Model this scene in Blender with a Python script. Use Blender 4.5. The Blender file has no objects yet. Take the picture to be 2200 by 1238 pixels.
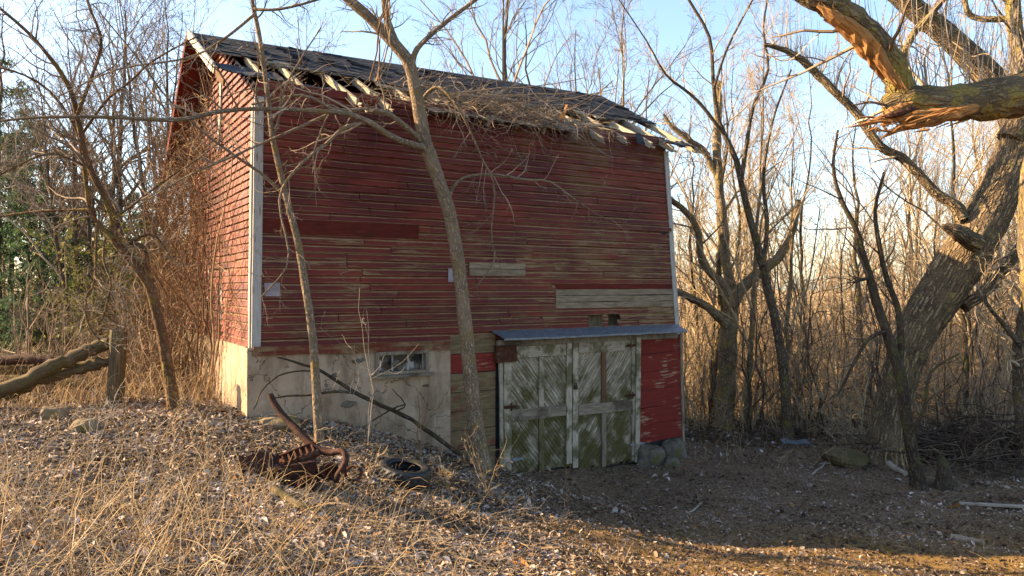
import bpy, math, random
import numpy as np
from mathutils import Vector
R = math.radians
rng = np.random.default_rng(7)
SC = bpy.context.scene
COL = SC.collection

# ------------------------------------------------------------------ camera, sky, sun, exposure
F = 1600.0                                   # focal length in photo pixels (photo is 2200 wide)
cam_d = bpy.data.cameras.new('camera'); cam = bpy.data.objects.new('camera', cam_d); COL.objects.link(cam)
cam.location = (0, 0, 0); cam.rotation_euler = (R(90), 0, 0)
cam_d.sensor_width = 36.0; cam_d.lens = 36.0 * F / 2200.0
cam_d.clip_start = 0.05; cam_d.clip_end = 2000
SC.camera = cam

SUN_EL = 25.0
SUN_XY = Vector((-0.993, 0.115)).normalized()
SUN_DIR = Vector((SUN_XY.x * math.cos(R(SUN_EL)), SUN_XY.y * math.cos(R(SUN_EL)), math.sin(R(SUN_EL))))
world = bpy.data.worlds.new('World'); SC.world = world; world.use_nodes = True
wn = world.node_tree
sky = wn.nodes.new('ShaderNodeTexSky'); sky.sky_type = 'NISHITA'; sky.sun_disc = False
sky.sun_elevation = R(SUN_EL); sky.sun_rotation = math.atan2(SUN_XY.x, SUN_XY.y)
sky.air_density = 1.0; sky.dust_density = 1.2; sky.ozone_density = 1.0; sky.altitude = 200
bg = wn.nodes['Background']; bg.inputs['Strength'].default_value = 0.094
wn.links.new(sky.outputs[0], bg.inputs['Color'])
sd = bpy.data.lights.new('sun', 'SUN'); sd.energy = 5.0; sd.angle = R(0.5); sd.color = (1.0, 0.72, 0.42)
so = bpy.data.objects.new('sun', sd); COL.objects.link(so); so.location = (-20, 10, 20)
so.rotation_euler = (-SUN_DIR).to_track_quat('-Z', 'Y').to_euler()
SC.view_settings.view_transform = 'Standard'; SC.view_settings.look = 'None'
SC.view_settings.exposure = 2.1; SC.view_settings.gamma = 1.0
SC.cycles.max_bounces = 5; SC.cycles.diffuse_bounces = 3; SC.cycles.glossy_bounces = 2
SC.cycles.transmission_bounces = 3; SC.cycles.transparent_max_bounces = 6
SC.cycles.use_denoising = True

# ------------------------------------------------------------------ mesh helpers
class MB:
    """collects vertices, faces and two point attributes; build() links ONE mesh object"""
    def __init__(s): s.v = []; s.q = []; s.t = []; s.rn = []; s.tc = []; s.n = 0; s.sm = []
    def add(s, v, q=None, t=None, rn=None, tc=None):
        v = np.asarray(v, float).reshape(-1, 3); m = len(v)
        s.v.append(v)
        if q is not None and len(q): s.q.append(np.asarray(q, np.int64).reshape(-1, 4) + s.n)
        if t is not None and len(t): s.t.append(np.asarray(t, np.int64).reshape(-1, 3) + s.n)
        r = np.full(m, rng.random()) if rn is None else np.broadcast_to(np.asarray(rn, float), (m,))
        s.rn.append(r); s.tc.append(v if tc is None else np.asarray(tc, float).reshape(-1, 3)); s.n += m
        return s
    def build(s, name, mat, parent=None, smooth=False, loc=None):
        V = np.concatenate(s.v); Q = np.concatenate(s.q) if s.q else np.zeros((0, 4), int)
        T = np.concatenate(s.t) if s.t else np.zeros((0, 3), int)
        if loc is not None: V = V - np.asarray(loc, float)
        me = bpy.data.meshes.new(name)
        me.vertices.add(len(V)); me.vertices.foreach_set('co', V.ravel())
        me.loops.add(Q.size + T.size)
        me.loops.foreach_set('vertex_index', np.concatenate([Q.ravel(), T.ravel()]))
        me.polygons.add(len(Q) + len(T))
        me.polygons.foreach_set('loop_start', np.concatenate([np.arange(len(Q)) * 4, Q.size + np.arange(len(T)) * 3]))
        me.polygons.foreach_set('use_smooth', np.full(len(Q) + len(T), bool(smooth)))
        a = me.attributes.new('rnd', 'FLOAT', 'POINT'); a.data.foreach_set('value', np.concatenate(s.rn))
        b = me.attributes.new('tc', 'FLOAT_VECTOR', 'POINT'); b.data.foreach_set('vector', np.concatenate(s.tc).ravel())
        me.update(calc_edges=True)
        me.materials.append(mat)
        o = bpy.data.objects.new(name, me); COL.objects.link(o)
        if parent is not None: o.parent = parent
        if loc is not None: o.location = loc
        return o

def tag(o, label=None, cat=None, group=None, kind=None):
    if label: o['label'] = label
    if cat: o['category'] = cat
    if group: o['group'] = group
    if kind: o['kind'] = kind
    return o
def empty(name, loc, label, cat, group=None, rz=0.0):
    o = bpy.data.objects.new(name, None); COL.objects.link(o); o.location = loc; o.rotation_euler = (0, 0, rz)
    o.empty_display_size = 0.2
    return tag(o, label, cat, group)
def copy_tree(o, parent=None, kids=None):
    c = o.copy(); COL.objects.link(c)
    if parent is not None: c.parent = parent
    for ch in list(o.children): copy_tree(ch, c)
    return c

BOXQ = np.array([[0, 1, 3, 2], [4, 6, 7, 5], [0, 4, 5, 1], [2, 3, 7, 6], [0, 2, 6, 4], [1, 5, 7, 3]])
def hexa(mb, c8, jit=0.0, rn=None, tc=None):
    """box from 8 corners ordered by bits x(4) y(2) z(1)"""
    v = np.asarray(c8, float)
    if jit: v = v + rng.normal(0, jit, v.shape)
    mb.add(v, q=BOXQ, rn=rn, tc=tc)
def box(mb, lo, hi, jit=0.0, rn=None):
    (x0, y0, z0), (x1, y1, z1) = lo, hi
    hexa(mb, [(x, y, z) for x in (x0, x1) for y in (y0, y1) for z in (z0, z1)], jit, rn)
def beam(mb, a, b, w, h, jit=0.0, rn=None, up=(0, 0, 1), n=1, wob=0.0):
    """rectangular bar from a to b; w sideways, h along up; n segments with wobble"""
    a = np.asarray(a, float); b = np.asarray(b, float); d = b - a; L = np.linalg.norm(d); d /= L
    sd_ = np.cross(d, up); sd_ /= np.linalg.norm(sd_); u = np.cross(sd_, d)
    rings = []; tcs = []
    for i in range(n + 1):
        c = a + (b - a) * i / n + (rng.normal(0, wob, 3) if wob and 0 < i < n else 0)
        for sx, su in ((-1, -1), (1, -1), (1, 1), (-1, 1)):
            rings.append(c + sd_ * sx * w / 2 + u * su * h / 2 + (rng.normal(0, jit, 3) if jit else 0)); tcs.append((sx * w / 2, su * h / 2, L * i / n))
    q = []
    for i in range(n):
        for k in range(4): q.append((i * 4 + k, i * 4 + (k + 1) % 4, i * 4 + 4 + (k + 1) % 4, i * 4 + 4 + k))
    q.append((3, 2, 1, 0)); q.append((n * 4, n * 4 + 1, n * 4 + 2, n * 4 + 3))
    rr = rng.random() if rn is None else rn
    mb.add(rings, q=q, rn=rr, tc=np.array(tcs) + [rr * 17, rr * 5, rr * 31])

def tubes(mb, P, Rr, k=3, rn=None, lump=0.0, cap=False, ridge=0.0):
    """P (B,n,3) polylines, Rr (B,n) radii -> tubes"""
    P = np.asarray(P, float); Rr = np.asarray(Rr, float)
    if P.ndim == 2: P = P[None]; Rr = Rr[None]
    B, n, _ = P.shape
    T = np.gradient(P, axis=1); T /= np.linalg.norm(T, axis=2, keepdims=True) + 1e-9
    mean = P[:, -1] - P[:, 0]
    ax = np.argmin(np.abs(mean), axis=1); ref = np.eye(3)[ax][:, None, :]
    U = np.cross(T, ref); U /= np.linalg.norm(U, axis=2, keepdims=True) + 1e-9
    W = np.cross(T, U)
    th = np.arange(k) * 2 * np.pi / k
    ct, st = np.cos(th), np.sin(th)
    rr = Rr[:, :, None] * (1 + (lump * rng.normal(0, 1, (B, n, k)) if lump else 0))
    rr = np.broadcast_to(rr, (B, n, k))
    if ridge:
        Lq = np.concatenate([np.zeros((B, 1)), np.cumsum(np.linalg.norm(np.diff(P, axis=1), axis=2), 1)], 1)[..., None]; tq = th[None, None]
        w1 = np.abs(np.sin(7 * tq + 1.7 * np.sin(Lq * 3.1 + 2 * tq) + .9 * np.sin(Lq * 7.7 - 3 * tq))); w2 = np.abs(np.sin(11 * tq + 2.2 * np.sin(Lq * 4.3 - tq) + 1.1 * np.sin(Lq * 11 + 5 * tq)))
        rr = rr * (1 + ridge * (.6 * w1 + .6 * w2 - .75) + .03 * np.sin(Lq * 2.1 + tq) + .02 * np.sin(Lq * 5.3 + 2 * tq))
    V = P[:, :, None, :] + rr[..., None] * (U[:, :, None, :] * ct[:, None] + W[:, :, None, :] * st[:, None])
    seg = np.linalg.norm(np.diff(P, axis=1), axis=2); L = np.concatenate([np.zeros((B, 1)), np.cumsum(seg, 1)], 1)
    off = rng.random((B, 1, 1)) * 50
    r0 = Rr.mean(axis=1)[:, None, None]
    tc = np.stack([np.broadcast_to(r0 * ct, (B, n, k)) + off, np.broadcast_to(r0 * st, (B, n, k)) + off * .7, np.broadcast_to(L[:, :, None], (B, n, k)) + off * 1.3], -1)
    idx = np.arange(B * n * k).reshape(B, n, k)
    a = idx[:, :-1, :]; b = idx[:, 1:, :]
    q = np.stack([a, np.roll(a, -1, 2), np.roll(b, -1, 2), b], -1).reshape(-1, 4)
    r = rng.random(B) if rn is None else np.broadcast_to(rn, (B,))
    mb.add(V.reshape(-1, 3), q=q, rn=np.repeat(r, n * k), tc=tc.reshape(-1, 3))
    if cap:
        for e, rev in ((0, 1), (n - 1, 0)):
            for bi in range(B):
                ring = idx[bi, e]; c = P[bi, e]
                tri = [((0), 1 + i, 1 + (i + 1) % k) for i in range(k)]
                vv = np.vstack([c[None], V[bi, e]])
                mb.add(vv, t=[(x, z, y) if rev == 0 else (x, y, z) for x, y, z in tri], rn=r[bi], tc=np.vstack([tc[bi, e].mean(0)[None], tc[bi, e]]))
    return mb

def spline(pts, n):
    """Catmull-Rom resample of control rows (any number of columns)"""
    p = np.asarray(pts, float)
    q = np.vstack([2 * p[0] - p[1], p, 2 * p[-1] - p[-2]])
    m = len(p) - 1; out = []
    for u in np.linspace(0, m, n):
        i = min(int(u), m - 1); t = u - i
        a, b, c, d = q[i], q[i + 1], q[i + 2], q[i + 3]
        out.append(0.5 * ((2 * b) + (-a + c) * t + (2 * a - 5 * b + 4 * c - d) * t * t + (-a + 3 * b - 3 * c + d) * t ** 3))
    return np.array(out)

def spawn(P, Rr, c, t0=.15, t1=1.0, ang=(30, 65), ratio=.5, n=6, wig=.12, up=.1, rr=.55, rmin=.0015, lmin=0.0, taper=.3, lmax=99):
    P = np.asarray(P, float); Rr = np.asarray(Rr, float)
    B, m, _ = P.shape
    seg = np.linalg.norm(np.diff(P, axis=1), axis=2); L = seg.sum(1)
    t = t0 + (t1 - t0) * (np.arange(c)[None] + rng.random((B, c))) / c
    f = np.clip(t * (m - 1), 0, m - 1.001); i = f.astype(int); w = (f - i)[..., None]
    bi = np.arange(B)[:, None]
    p0 = P[bi, i] * (1 - w) + P[bi, i + 1] * w
    T = P[bi, i + 1] - P[bi, i]; T /= np.linalg.norm(T, axis=2, keepdims=True) + 1e-9
    rp = Rr[bi, i] * (1 - w[..., 0]) + Rr[bi, i + 1] * w[..., 0]
    rv = rng.normal(0, 1, T.shape); perp = np.cross(T, rv); perp /= np.linalg.norm(perp, axis=2, keepdims=True) + 1e-9
    a = np.radians(rng.uniform(*ang, (B, c)))[..., None]
    d = np.cos(a) * T + np.sin(a) * perp; d[..., 2] += up
    d /= np.linalg.norm(d, axis=2, keepdims=True)
    ln = np.clip(L[:, None] * ratio * rng.uniform(.5, 1.25, (B, c)) * (1.15 - .6 * t), lmin, lmax)
    p0 = p0.reshape(-1, 3); d = d.reshape(-1, 3); ln = ln.reshape(-1); rp = rp.reshape(-1)
    N = len(d)
    noise = np.cumsum(rng.normal(0, wig, (N, n - 1, 3)), axis=1)
    dirs = d[:, None, :] + noise; dirs[..., 2] += up * np.linspace(0, 1, n - 1)[None]
    dirs /= np.linalg.norm(dirs, axis=2, keepdims=True)
    P2 = np.concatenate([p0[:, None], p0[:, None] + np.cumsum(dirs * (ln / (n - 1))[:, None, None], axis=1)], axis=1)
    r0 = np.maximum(np.minimum(rp * rr, ln * .03), rmin)
    R2 = r0[:, None] * np.linspace(1, taper, n)[None]; R2 = np.maximum(R2, rmin * .6)
    return P2, R2

# ------------------------------------------------------------------ node helpers
class G:
    def __init__(s, name):
        s.m = bpy.data.materials.new(name); s.m.use_nodes = True; s.nt = s.m.node_tree
        s.b = s.nt.nodes['Principled BSDF']; s.b.inputs['Roughness'].default_value = .85
        s.b.inputs['Specular IOR Level'].default_value = .25
    def put(s, sock, v):
        if isinstance(v, bpy.types.NodeSocket): s.nt.links.new(v, sock)
        elif v is not None:
            if sock.type == 'RGBA' and len(v) == 3: v = (*v, 1)
            sock.default_value = v
    def obj(s): return s.nt.nodes.new('ShaderNodeTexCoord').outputs['Object']
    def attr(s, name, out='Fac'):
        n = s.nt.nodes.new('ShaderNodeAttribute'); n.attribute_name = name; return n.outputs[out]
    def vm(s, op, a, b):
        n = s.nt.nodes.new('ShaderNodeVectorMath'); n.operation = op; s.put(n.inputs[0], a); s.put(n.inputs[1], b); return n.outputs[0]
    def scale(s, v, xyz): return s.vm('MULTIPLY', v, xyz)
    def sep(s, v):
        n = s.nt.nodes.new('ShaderNodeSeparateXYZ'); s.put(n.inputs[0], v); return n.outputs
    def comb(s, x, y, z):
        n = s.nt.nodes.new('ShaderNodeCombineXYZ')
        for i, v in enumerate((x, y, z)): s.put(n.inputs[i], v)
        return n.outputs[0]
    def noise(s, v, sc=5.0, det=4.0, ro=.6, dist=0.0, out=0):
        n = s.nt.nodes.new('ShaderNodeTexNoise'); s.put(n.inputs['Vector'], v); s.put(n.inputs['Scale'], sc)
        n.inputs['Detail'].default_value = det; n.inputs['Roughness'].default_value = ro; n.inputs['Distortion'].default_value = dist
        return n.outputs[out]
    def vor(s, v, sc=5.0, feat='F1', out='Distance'):
        n = s.nt.nodes.new('ShaderNodeTexVoronoi'); n.feature = feat; s.put(n.inputs['Vector'], v); n.inputs['Scale'].default_value = sc
        return n.outputs[out]
    def rng(s, v, a, b, c=0.0, d=1.0, smooth=True):
        n = s.nt.nodes.new('ShaderNodeMapRange'); n.interpolation_type = 'SMOOTHSTEP' if smooth else 'LINEAR'
        s.put(n.inputs[0], v)
        for i, x in enumerate((a, b, c, d)): s.put(n.inputs[i + 1], x)
        return n.outputs[0]
    def m_(s, op, a, b=None, clamp=False):
        n = s.nt.nodes.new('ShaderNodeMath'); n.operation = op; n.use_clamp = clamp; s.put(n.inputs[0], a)
        if b is not None: s.put(n.inputs[1], b)
        return n.outputs[0]
    def mix(s, f, a, b, mode='MIX'):
        n = s.nt.nodes.new('ShaderNodeMix'); n.data_type = 'RGBA'; n.blend_type = mode
        s.put(n.inputs[0], f); s.put(n.inputs[6], a); s.put(n.inputs[7], b); return n.outputs[2]
    def ramp(s, f, stops):
        n = s.nt.nodes.new('ShaderNodeValToRGB'); cr = n.color_ramp
        while len(cr.elements) < len(stops): cr.elements.new(.5)
        for e, (p, c) in zip(cr.elements, stops): e.position = p; e.color = (*c, 1)
        s.put(n.inputs[0], f); return n.outputs[0]
    def bump(s, h, st=.5, dist=.02):
        n = s.nt.nodes.new('ShaderNodeBump'); s.put(n.inputs['Height'], h); n.inputs['Strength'].default_value = st; n.inputs['Distance'].default_value = dist
        s.nt.links.new(n.outputs[0], s.b.inputs['Normal'])
    def done(s, col, rough=None, metal=None, spec=None):
        s.put(s.b.inputs['Base Color'], col)
        if rough is not None: s.put(s.b.inputs['Roughness'], rough)
        if metal is not None: s.put(s.b.inputs['Metallic'], metal)
        if spec is not None: s.b.inputs['Specular IOR Level'].default_value = spec
        return s.m

# ------------------------------------------------------------------ materials
def mat_bark(name, dark, light, moss=0.0, furrow=18.0, bump=.8, mosscol=(.16, .13, .025), bd=.03, stretch=.22):
    g = G(name); tc = g.attr('tc', 'Vector')
    v = g.scale(tc, (1, 1, stretch))
    f1 = g.vor(g.vm('ADD', v, g.scale(g.noise(g.scale(tc, (1, 1, .6)), 9, 3, out=1), (.10, .10, .10))), furrow, 'DISTANCE_TO_EDGE')
    fur = g.rng(f1, 0.0, .32)
    n2 = g.noise(tc, 30, 4); n3 = g.noise(tc, 2.3, 3)
    c = g.mix(g.m_('MULTIPLY', fur, g.rng(n2, .25, .7)), dark, light)
    c = g.mix(g.rng(n3, .3, .75, 0, .55), c, (light[0] * .75, light[1] * .72, light[2] * .7))
    if moss:
        mk = g.rng(g.m_('ADD', g.noise(tc, 3.5, 5, .7), g.m_('MULTIPLY', n2, .25)), .72 - moss * .3, .86 - moss * .3)
        c = g.mix(mk, c, mosscol)
    g.bump(g.m_('ADD', fur, g.m_('MULTIPLY', n2, .4)), bump, bd)
    return g.done(c, .95, spec=.1)
def mat_twig(name, c1, c2, c3=None):
    g = G(name); r = g.attr('rnd')
    c = g.ramp(r, [(0, c1), (.6, c2), (1, c3 or c2)])
    c = g.mix(g.rng(g.noise(g.obj(), 3, 2), .3, .7, 0, .4), c, tuple(x * .6 for x in c1))
    return g.done(c, .9, spec=.1)
M = {}
M['bark_grey'] = mat_bark('grey_brown_bark', (.045, .032, .022), (.22, .17, .12), .1, 26)
M['bark_center'] = mat_bark('smooth_brown_bark', (.10, .07, .045), (.37, .285, .195), .22, 34, .7, (.19, .13, .05), .012)
M['bark_orange'] = mat_bark('warm_brown_bark', (.06, .035, .02), (.24, .14, .075), .3, 28, .7, (.15, .11, .03), .015)
M['bark_big'] = mat_bark('deep_furrowed_bark', (.06, .044, .03), (.38, .28, .165), .1, 17, 1.0, (.27, .21, .08), .06, .10)
M['bark_moss'] = mat_bark('mossy_bark', (.06, .045, .025), (.30, .23, .145), .42, 16, .9, (.23, .175, .05), .03)
M['bark_light'] = mat_bark('pale_tan_bark', (.10, .075, .045), (.38, .29, .185), .25, 22, .8, (.27, .20, .06), .02)
M['bark_dark'] = mat_bark('dark_bark', (.03, .022, .016), (.11, .085, .06), .3, 26, .7, (.07, .07, .025), .015)
M['twig_grey'] = mat_twig('grey_brown_twigs', (.13, .095, .065), (.27, .20, .135), (.42, .335, .245))
M['twig_tan'] = mat_twig('tan_twigs', (.22, .16, .095), (.40, .30, .18), (.52, .41, .27))
M['twig_dark'] = mat_twig('dark_twigs', (.045, .033, .026), (.11, .08, .058), (.17, .125, .09))
M['vine'] = mat_twig('dry_brown_vines', (.10, .06, .035), (.24, .145, .075), (.36, .25, .15))
M['grass'] = mat_twig('dry_straw', (.30, .19, .085), (.46, .31, .15), (.58, .45, .28))
M['sprout'] = mat_twig('pale_sprouts', (.30, .24, .18), (.42, .35, .27), (.50, .42, .33))

def mat_clap(name, red_hi, bare_amt, bare_lo, zc):
    """peeling red paint on clapboards; tc = (metres along, 0..1 up the board, row + random)"""
    g = G(name); tc = g.attr('tc', 'Vector'); x, v, w = g.sep(tc); o = g.obj(); ox, oy, oz = g.sep(o); rn = g.attr('rnd')
    streak = g.noise(g.comb(g.m_('MULTIPLY', x, .9), g.m_('ADD', g.m_('MULTIPLY', v, 1.3), g.m_('MULTIPLY', w, 3.17)), w), 1.6, 5, .62)
    fine = g.noise(g.comb(g.m_('MULTIPLY', x, 3.2), g.m_('MULTIPLY', v, 9), w), 2.2, 5, .7)
    e1 = g.rng(g.m_('ABSOLUTE', g.m_('SUBTRACT', v, .62)), 0, .13, 1, 0)
    e2 = g.rng(v, .07, .0)
    e3 = g.rng(v, .9, 1.0)
    edge = g.m_('MAXIMUM', e1, g.m_('MAXIMUM', e2, e3))
    zone = g.rng(g.noise(g.scale(o, (.28, .28, .42)), 1.5, 3), .38, .68)
    zz = g.rng(oz, zc, zc + 2.7, 1, 0)           # barer lower down, where rain splashed for years
    sc = g.m_('ADD', g.m_('MULTIPLY', streak, .55), g.m_('MULTIPLY', fine, .30))
    sc = g.m_('ADD', sc, g.m_('MULTIPLY', edge, .27)); sc = g.m_('ADD', sc, g.m_('MULTIPLY', zone, .12)); sc = g.m_('ADD', sc, g.m_('ADD', g.rng(ox, 1.0, 8.5, -.02, .02), g.m_('MULTIPLY', g.m_('SUBTRACT', rn, .5), .075))); sc = g.m_('ADD', sc, g.m_('MULTIPLY', zz, .14))
    bare = g.rng(sc, bare_lo, bare_lo + .10, 0, bare_amt)
    grain = g.noise(g.comb(g.m_('MULTIPLY', x, 2), g.m_('MULTIPLY', v, 14), w), 4, 4, .7)
    wood = g.mix(g.rng(grain, .3, .7), (.095, .058, .028), (.36, .25, .13))
    red = g.mix(g.rng(g.noise(g.scale(o, (.5, .5, .9)), 1.7, 4), .3, .7), (.07, .0085, .0075), red_hi)
    red = g.mix(g.m_('MULTIPLY', rn, .45), red, (.06, .012, .012))
    red = g.mix(g.rng(fine, .5, .8, 0, .5), red, (.05, .012, .01))
    red = g.mix(g.rng(g.m_('ADD', g.noise(g.scale(o, (1, 1, 1)), .9, 5), g.m_('ADD', g.m_('MULTIPLY', streak, .3), g.rng(ox, 2.5, 8, -.05, .04))), .67, .82, 0, .5), red, (.13, .075, .028))
    c = g.mix(bare, red, wood)
    gap = g.rng(v, .035, .0, 0, .6)
    g.bump(g.m_('ADD', g.m_('MULTIPLY', grain, .5), g.m_('MULTIPLY', bare, -.6)), .35, .006)
    return g.done(c, g.rng(bare, 0, 1, .6, .95), spec=.2)
def mat_wood(name, c1, c2, stain=None, stain_lo=.55, peel=None, peel_lo=.5, sc=1.0, axis=2):
    """weathered board; tc runs along the board in its third component"""
    g = G(name); tc = g.attr('tc', 'Vector'); r = g.attr('rnd')
    st = [9, 9, 9]; st[axis] = .9
    n = g.noise(g.scale(tc, tuple(st)), 4 * sc, 5, .65); n2 = g.noise(tc, 2.2 * sc, 5, .65)
    c = g.mix(g.rng(n, .3, .72), c1, c2)
    c = g.mix(g.m_('MULTIPLY', r, .4), c, tuple(x * .65 for x in c1))
    if peel: c = g.mix(g.rng(g.m_('ADD', g.m_('MULTIPLY', n, .6), g.m_('MULTIPLY', n2, .5)), peel_lo, peel_lo + .09), c, peel)
    if stain: c = g.mix(g.rng(g.m_('ADD', n2, g.m_('MULTIPLY', n, .2)), stain_lo, stain_lo + .16, 0, .85), c, stain)
    g.bump(n, .4, .008)
    return g.done(c, .92, spec=.12)
M['clap_front'] = mat_clap('peeling_red_clapboards', (.17, .024, .011), .95, .648, 3.5)
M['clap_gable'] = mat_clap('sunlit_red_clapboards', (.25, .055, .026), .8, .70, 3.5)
M['white'] = mat_wood('chipped_white_paint', (.34, .32, .29), (.50, .47, .43), peel=(.20, .15, .11), peel_lo=.60)
M['rafter'] = mat_wood('pale_old_rafter', (.22, .18, .125), (.44, .38, .29), stain=(.16, .10, .05), stain_lo=.72)
M['soffit'] = mat_wood('dark_red_soffit', (.10, .02, .015), (.17, .035, .025), stain=(.05, .03, .02), stain_lo=.6)
M['oldwood'] = mat_wood('grey_old_wood', (.14, .11, .08), (.34, .28, .20), stain=(.06, .045, .03), stain_lo=.62)
M['greyboard'] = mat_wood('weathered_grey_boards', (.17, .13, .085), (.33, .265, .18), stain=(.13, .09, .045), stain_lo=.62)
M['skirt'] = mat_wood('worn_red_and_bare_boards', (.13, .065, .03), (.31, .215, .12), stain=(.12, .022, .014), stain_lo=.5)
M['redpanel'] = mat_wood('flat_red_panel_paint', (.15, .024, .018), (.21, .034, .025), peel=(.30, .21, .13), peel_lo=.605, sc=.8)
M['redplain'] = mat_wood('plain_red_board', (.085, .016, .012), (.14, .027, .018), stain=(.05, .015, .01), stain_lo=.6, peel=(.26, .18, .10), peel_lo=.63)
M['olive'] = mat_wood('olive_stained_boards', (.12, .085, .042), (.27, .20, .115), stain=(.15, .026, .018), stain_lo=.60)
M['doorwhite'] = mat_wood('flaking_white_door_paint', (.25, .205, .145), (.52, .45, .345), stain=(.075, .068, .022), stain_lo=.55, sc=1.6)
M['doorgreen'] = mat_wood('mossy_door_frame', (.10, .08, .035), (.24, .195, .11), stain=(.055, .052, .014), stain_lo=.56, sc=1.3)
M['doorchev'] = None
def mat_chev():
    g = G('mossy_diagonal_planks'); tc = g.attr('tc', 'Vector'); r = g.attr('rnd'); oz = g.sep(g.obj())[2]
    n = g.noise(g.scale(tc, (14, 14, 1.0)), 4, 5, .7); n2 = g.noise(g.obj(), 3.2, 5, .65)
    c = g.mix(g.rng(n, .35, .66), (.12, .09, .05), (.56, .48, .37)); c = g.mix(g.m_('MULTIPLY', r, .55), c, (.10, .08, .045))
    low = g.m_('ADD', g.rng(oz, -.3, 2.7, .30, -.08, smooth=False), g.m_('MULTIPLY', g.m_('SUBTRACT', g.noise(g.obj(), 1.5, 3), .5), .5))
    c = g.mix(g.rng(g.m_('ADD', g.m_('ADD', n2, low), g.m_('MULTIPLY', n, .15)), .53, .82, 0, .9), c, (.062, .054, .013))
    c = g.mix(g.rng(g.m_('ADD', n2, g.rng(oz, .1, .7, .28, 0)), .74, .92, 0, .6), c, (.05, .032, .015))
    g.bump(n, .5, .008)
    return g.done(c, .95, spec=.1)
M['doorchev'] = mat_chev()
def mat_plaster():
    g = G('stained_lime_plaster'); o = g.obj()
    a = g.noise(o, 1.3, 5, .6); b = g.noise(o, 7, 6, .7); c_ = g.noise(g.scale(o, (1, 1, .35)), 3, 4)
    c = g.mix(g.rng(a, .3, .7), (.27, .195, .13), (.40, .30, .205))
    c = g.mix(g.rng(b, .5, .72, 0, .4), c, (.46, .37, .28))
    c = g.mix(g.rng(c_, .48, .66, 0, .7), c, (.17, .115, .07)); c = g.mix(g.rng(g.noise(g.scale(o, (2.4, 2.4, .5)), 2.2, 5, .7), .58, .72, 0, .55), c, (.13, .095, .065))
    cr = g.vor(g.vm('ADD', o, g.scale(g.noise(o, 2.5, 4, out=1), (.5, .5, .5))), 1.1, 'DISTANCE_TO_EDGE'); c = g.mix(g.rng(cr, .012, .0, 0, .8), c, (.06, .045, .03))
    c = g.mix(g.rng(g.m_('ADD', g.vor(o, 2.6), g.m_('MULTIPLY', b, .35)), .30, .22, 0, .75), c, (.15, .105, .07))
    oz = g.sep(o)[2]
    c = g.mix(g.rng(g.m_('ADD', g.m_('MULTIPLY', b, .8), g.rng(oz, .4, 1.5, .25, 0)), .62, .78, 0, .5), c, (.10, .085, .03))
    g.bump(g.m_('ADD', b, a), .5, .03)
    return g.done(c, .95, spec=.1)
M['plaster'] = mat_plaster()
def mat_shingle():
    g = G('dark_asphalt_shingles'); r = g.attr('rnd'); o = g.obj()
    c = g.ramp(r, [(0, (.006, .008, .011)), (.6, (.012, .0145, .020)), (1, (.032, .035, .042))])
    n = g.noise(o, 60, 3); c = g.mix(g.rng(n, .35, .7, 0, .5), c, (.009, .011, .014))
    c = g.mix(g.rng(g.noise(o, 1.4, 4), .58, .72, 0, .4), c, (.03, .028, .02))
    g.bump(n, .4, .005); return g.done(c, .8, spec=.3)
M['shingle'] = mat_shingle()
def simple(name, c1, c2, sc=6, rough=.8, metal=0.0, bump=.3, bd=.01, spec=.25, c3=None):
    g = G(name); o = g.obj(); n = g.noise(o, sc, 6, .65)
    c = g.mix(g.rng(n, .32, .68), c1, c2)
    if c3: c = g.mix(g.rng(g.noise(o, sc * .45, 4, .6), .55, .68), c, c3)
    g.bump(g.noise(o, sc * 4, 4), bump, bd); return g.done(c, rough, metal, spec)
M['felt'] = simple('black_roofing_felt', (.012, .013, .016), (.035, .038, .045), 5)
M['galv'] = simple('galvanised_sheet', (.16, .19, .23), (.26, .30, .35), 14, .45, .7, .15, .004, .4)
M['plate'] = simple('dull_metal_plate', (.18, .15, .16), (.27, .24, .26), 8, .55, .4)
M['rust'] = simple('flaking_rust', (.032, .013, .008), (.10, .036, .017), 14, .85, .15, .6, .01, .2, (.10, .06, .04))
M['rustdark'] = simple('dark_rusty_iron', (.022, .012, .009), (.085, .032, .018), 16, .8, .2, .7, .012, .25)
M['iron'] = simple('black_iron', (.02, .018, .016), (.05, .04, .035), 12, .6, .6)
M['tyre'] = simple('old_black_rubber', (.008, .009, .010), (.018, .019, .021), 9, .6, 0, .35, .006, .4, (.03, .032, .015))
M['stone'] = simple('mossy_fieldstone', (.07, .06, .045), (.17, .145, .11), 5, .95, 0, .7, .03, .1, (.09, .085, .025))
M['concrete'] = simple('mossy_concrete', (.13, .10, .06), (.22, .17, .11), 7, .95, 0, .6, .02, .1, (.12, .10, .025))
M['splinter'] = mat_wood('raw_splintered_wood', (.20, .085, .028), (.46, .24, .085), stain=(.05, .026, .016), stain_lo=.60, sc=1.8)
M['log'] = mat_wood('mossy_log_wood', (.06, .042, .024), (.19, .14, .075), stain=(.075, .062, .022), stain_lo=.55)
M['deadlog'] = mat_wood('bleached_dead_wood', (.24, .19, .14), (.42, .36, .29), stain=(.10, .075, .05), stain_lo=.64)
M['blue'] = simple('faded_blue_sheet', (.09, .105, .12), (.14, .155, .17), 6, .6)
def mat_glass():
    g = G('dusty_window_glass'); n = g.noise(g.obj(), 5, 5, .6)
    c = g.mix(g.rng(n, .45, .66), (.02, .022, .02), (.13, .12, .10)); return g.done(c, g.rng(n, .3, .7, .12, .5), 0, .5)
M['glass'] = mat_glass()
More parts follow.
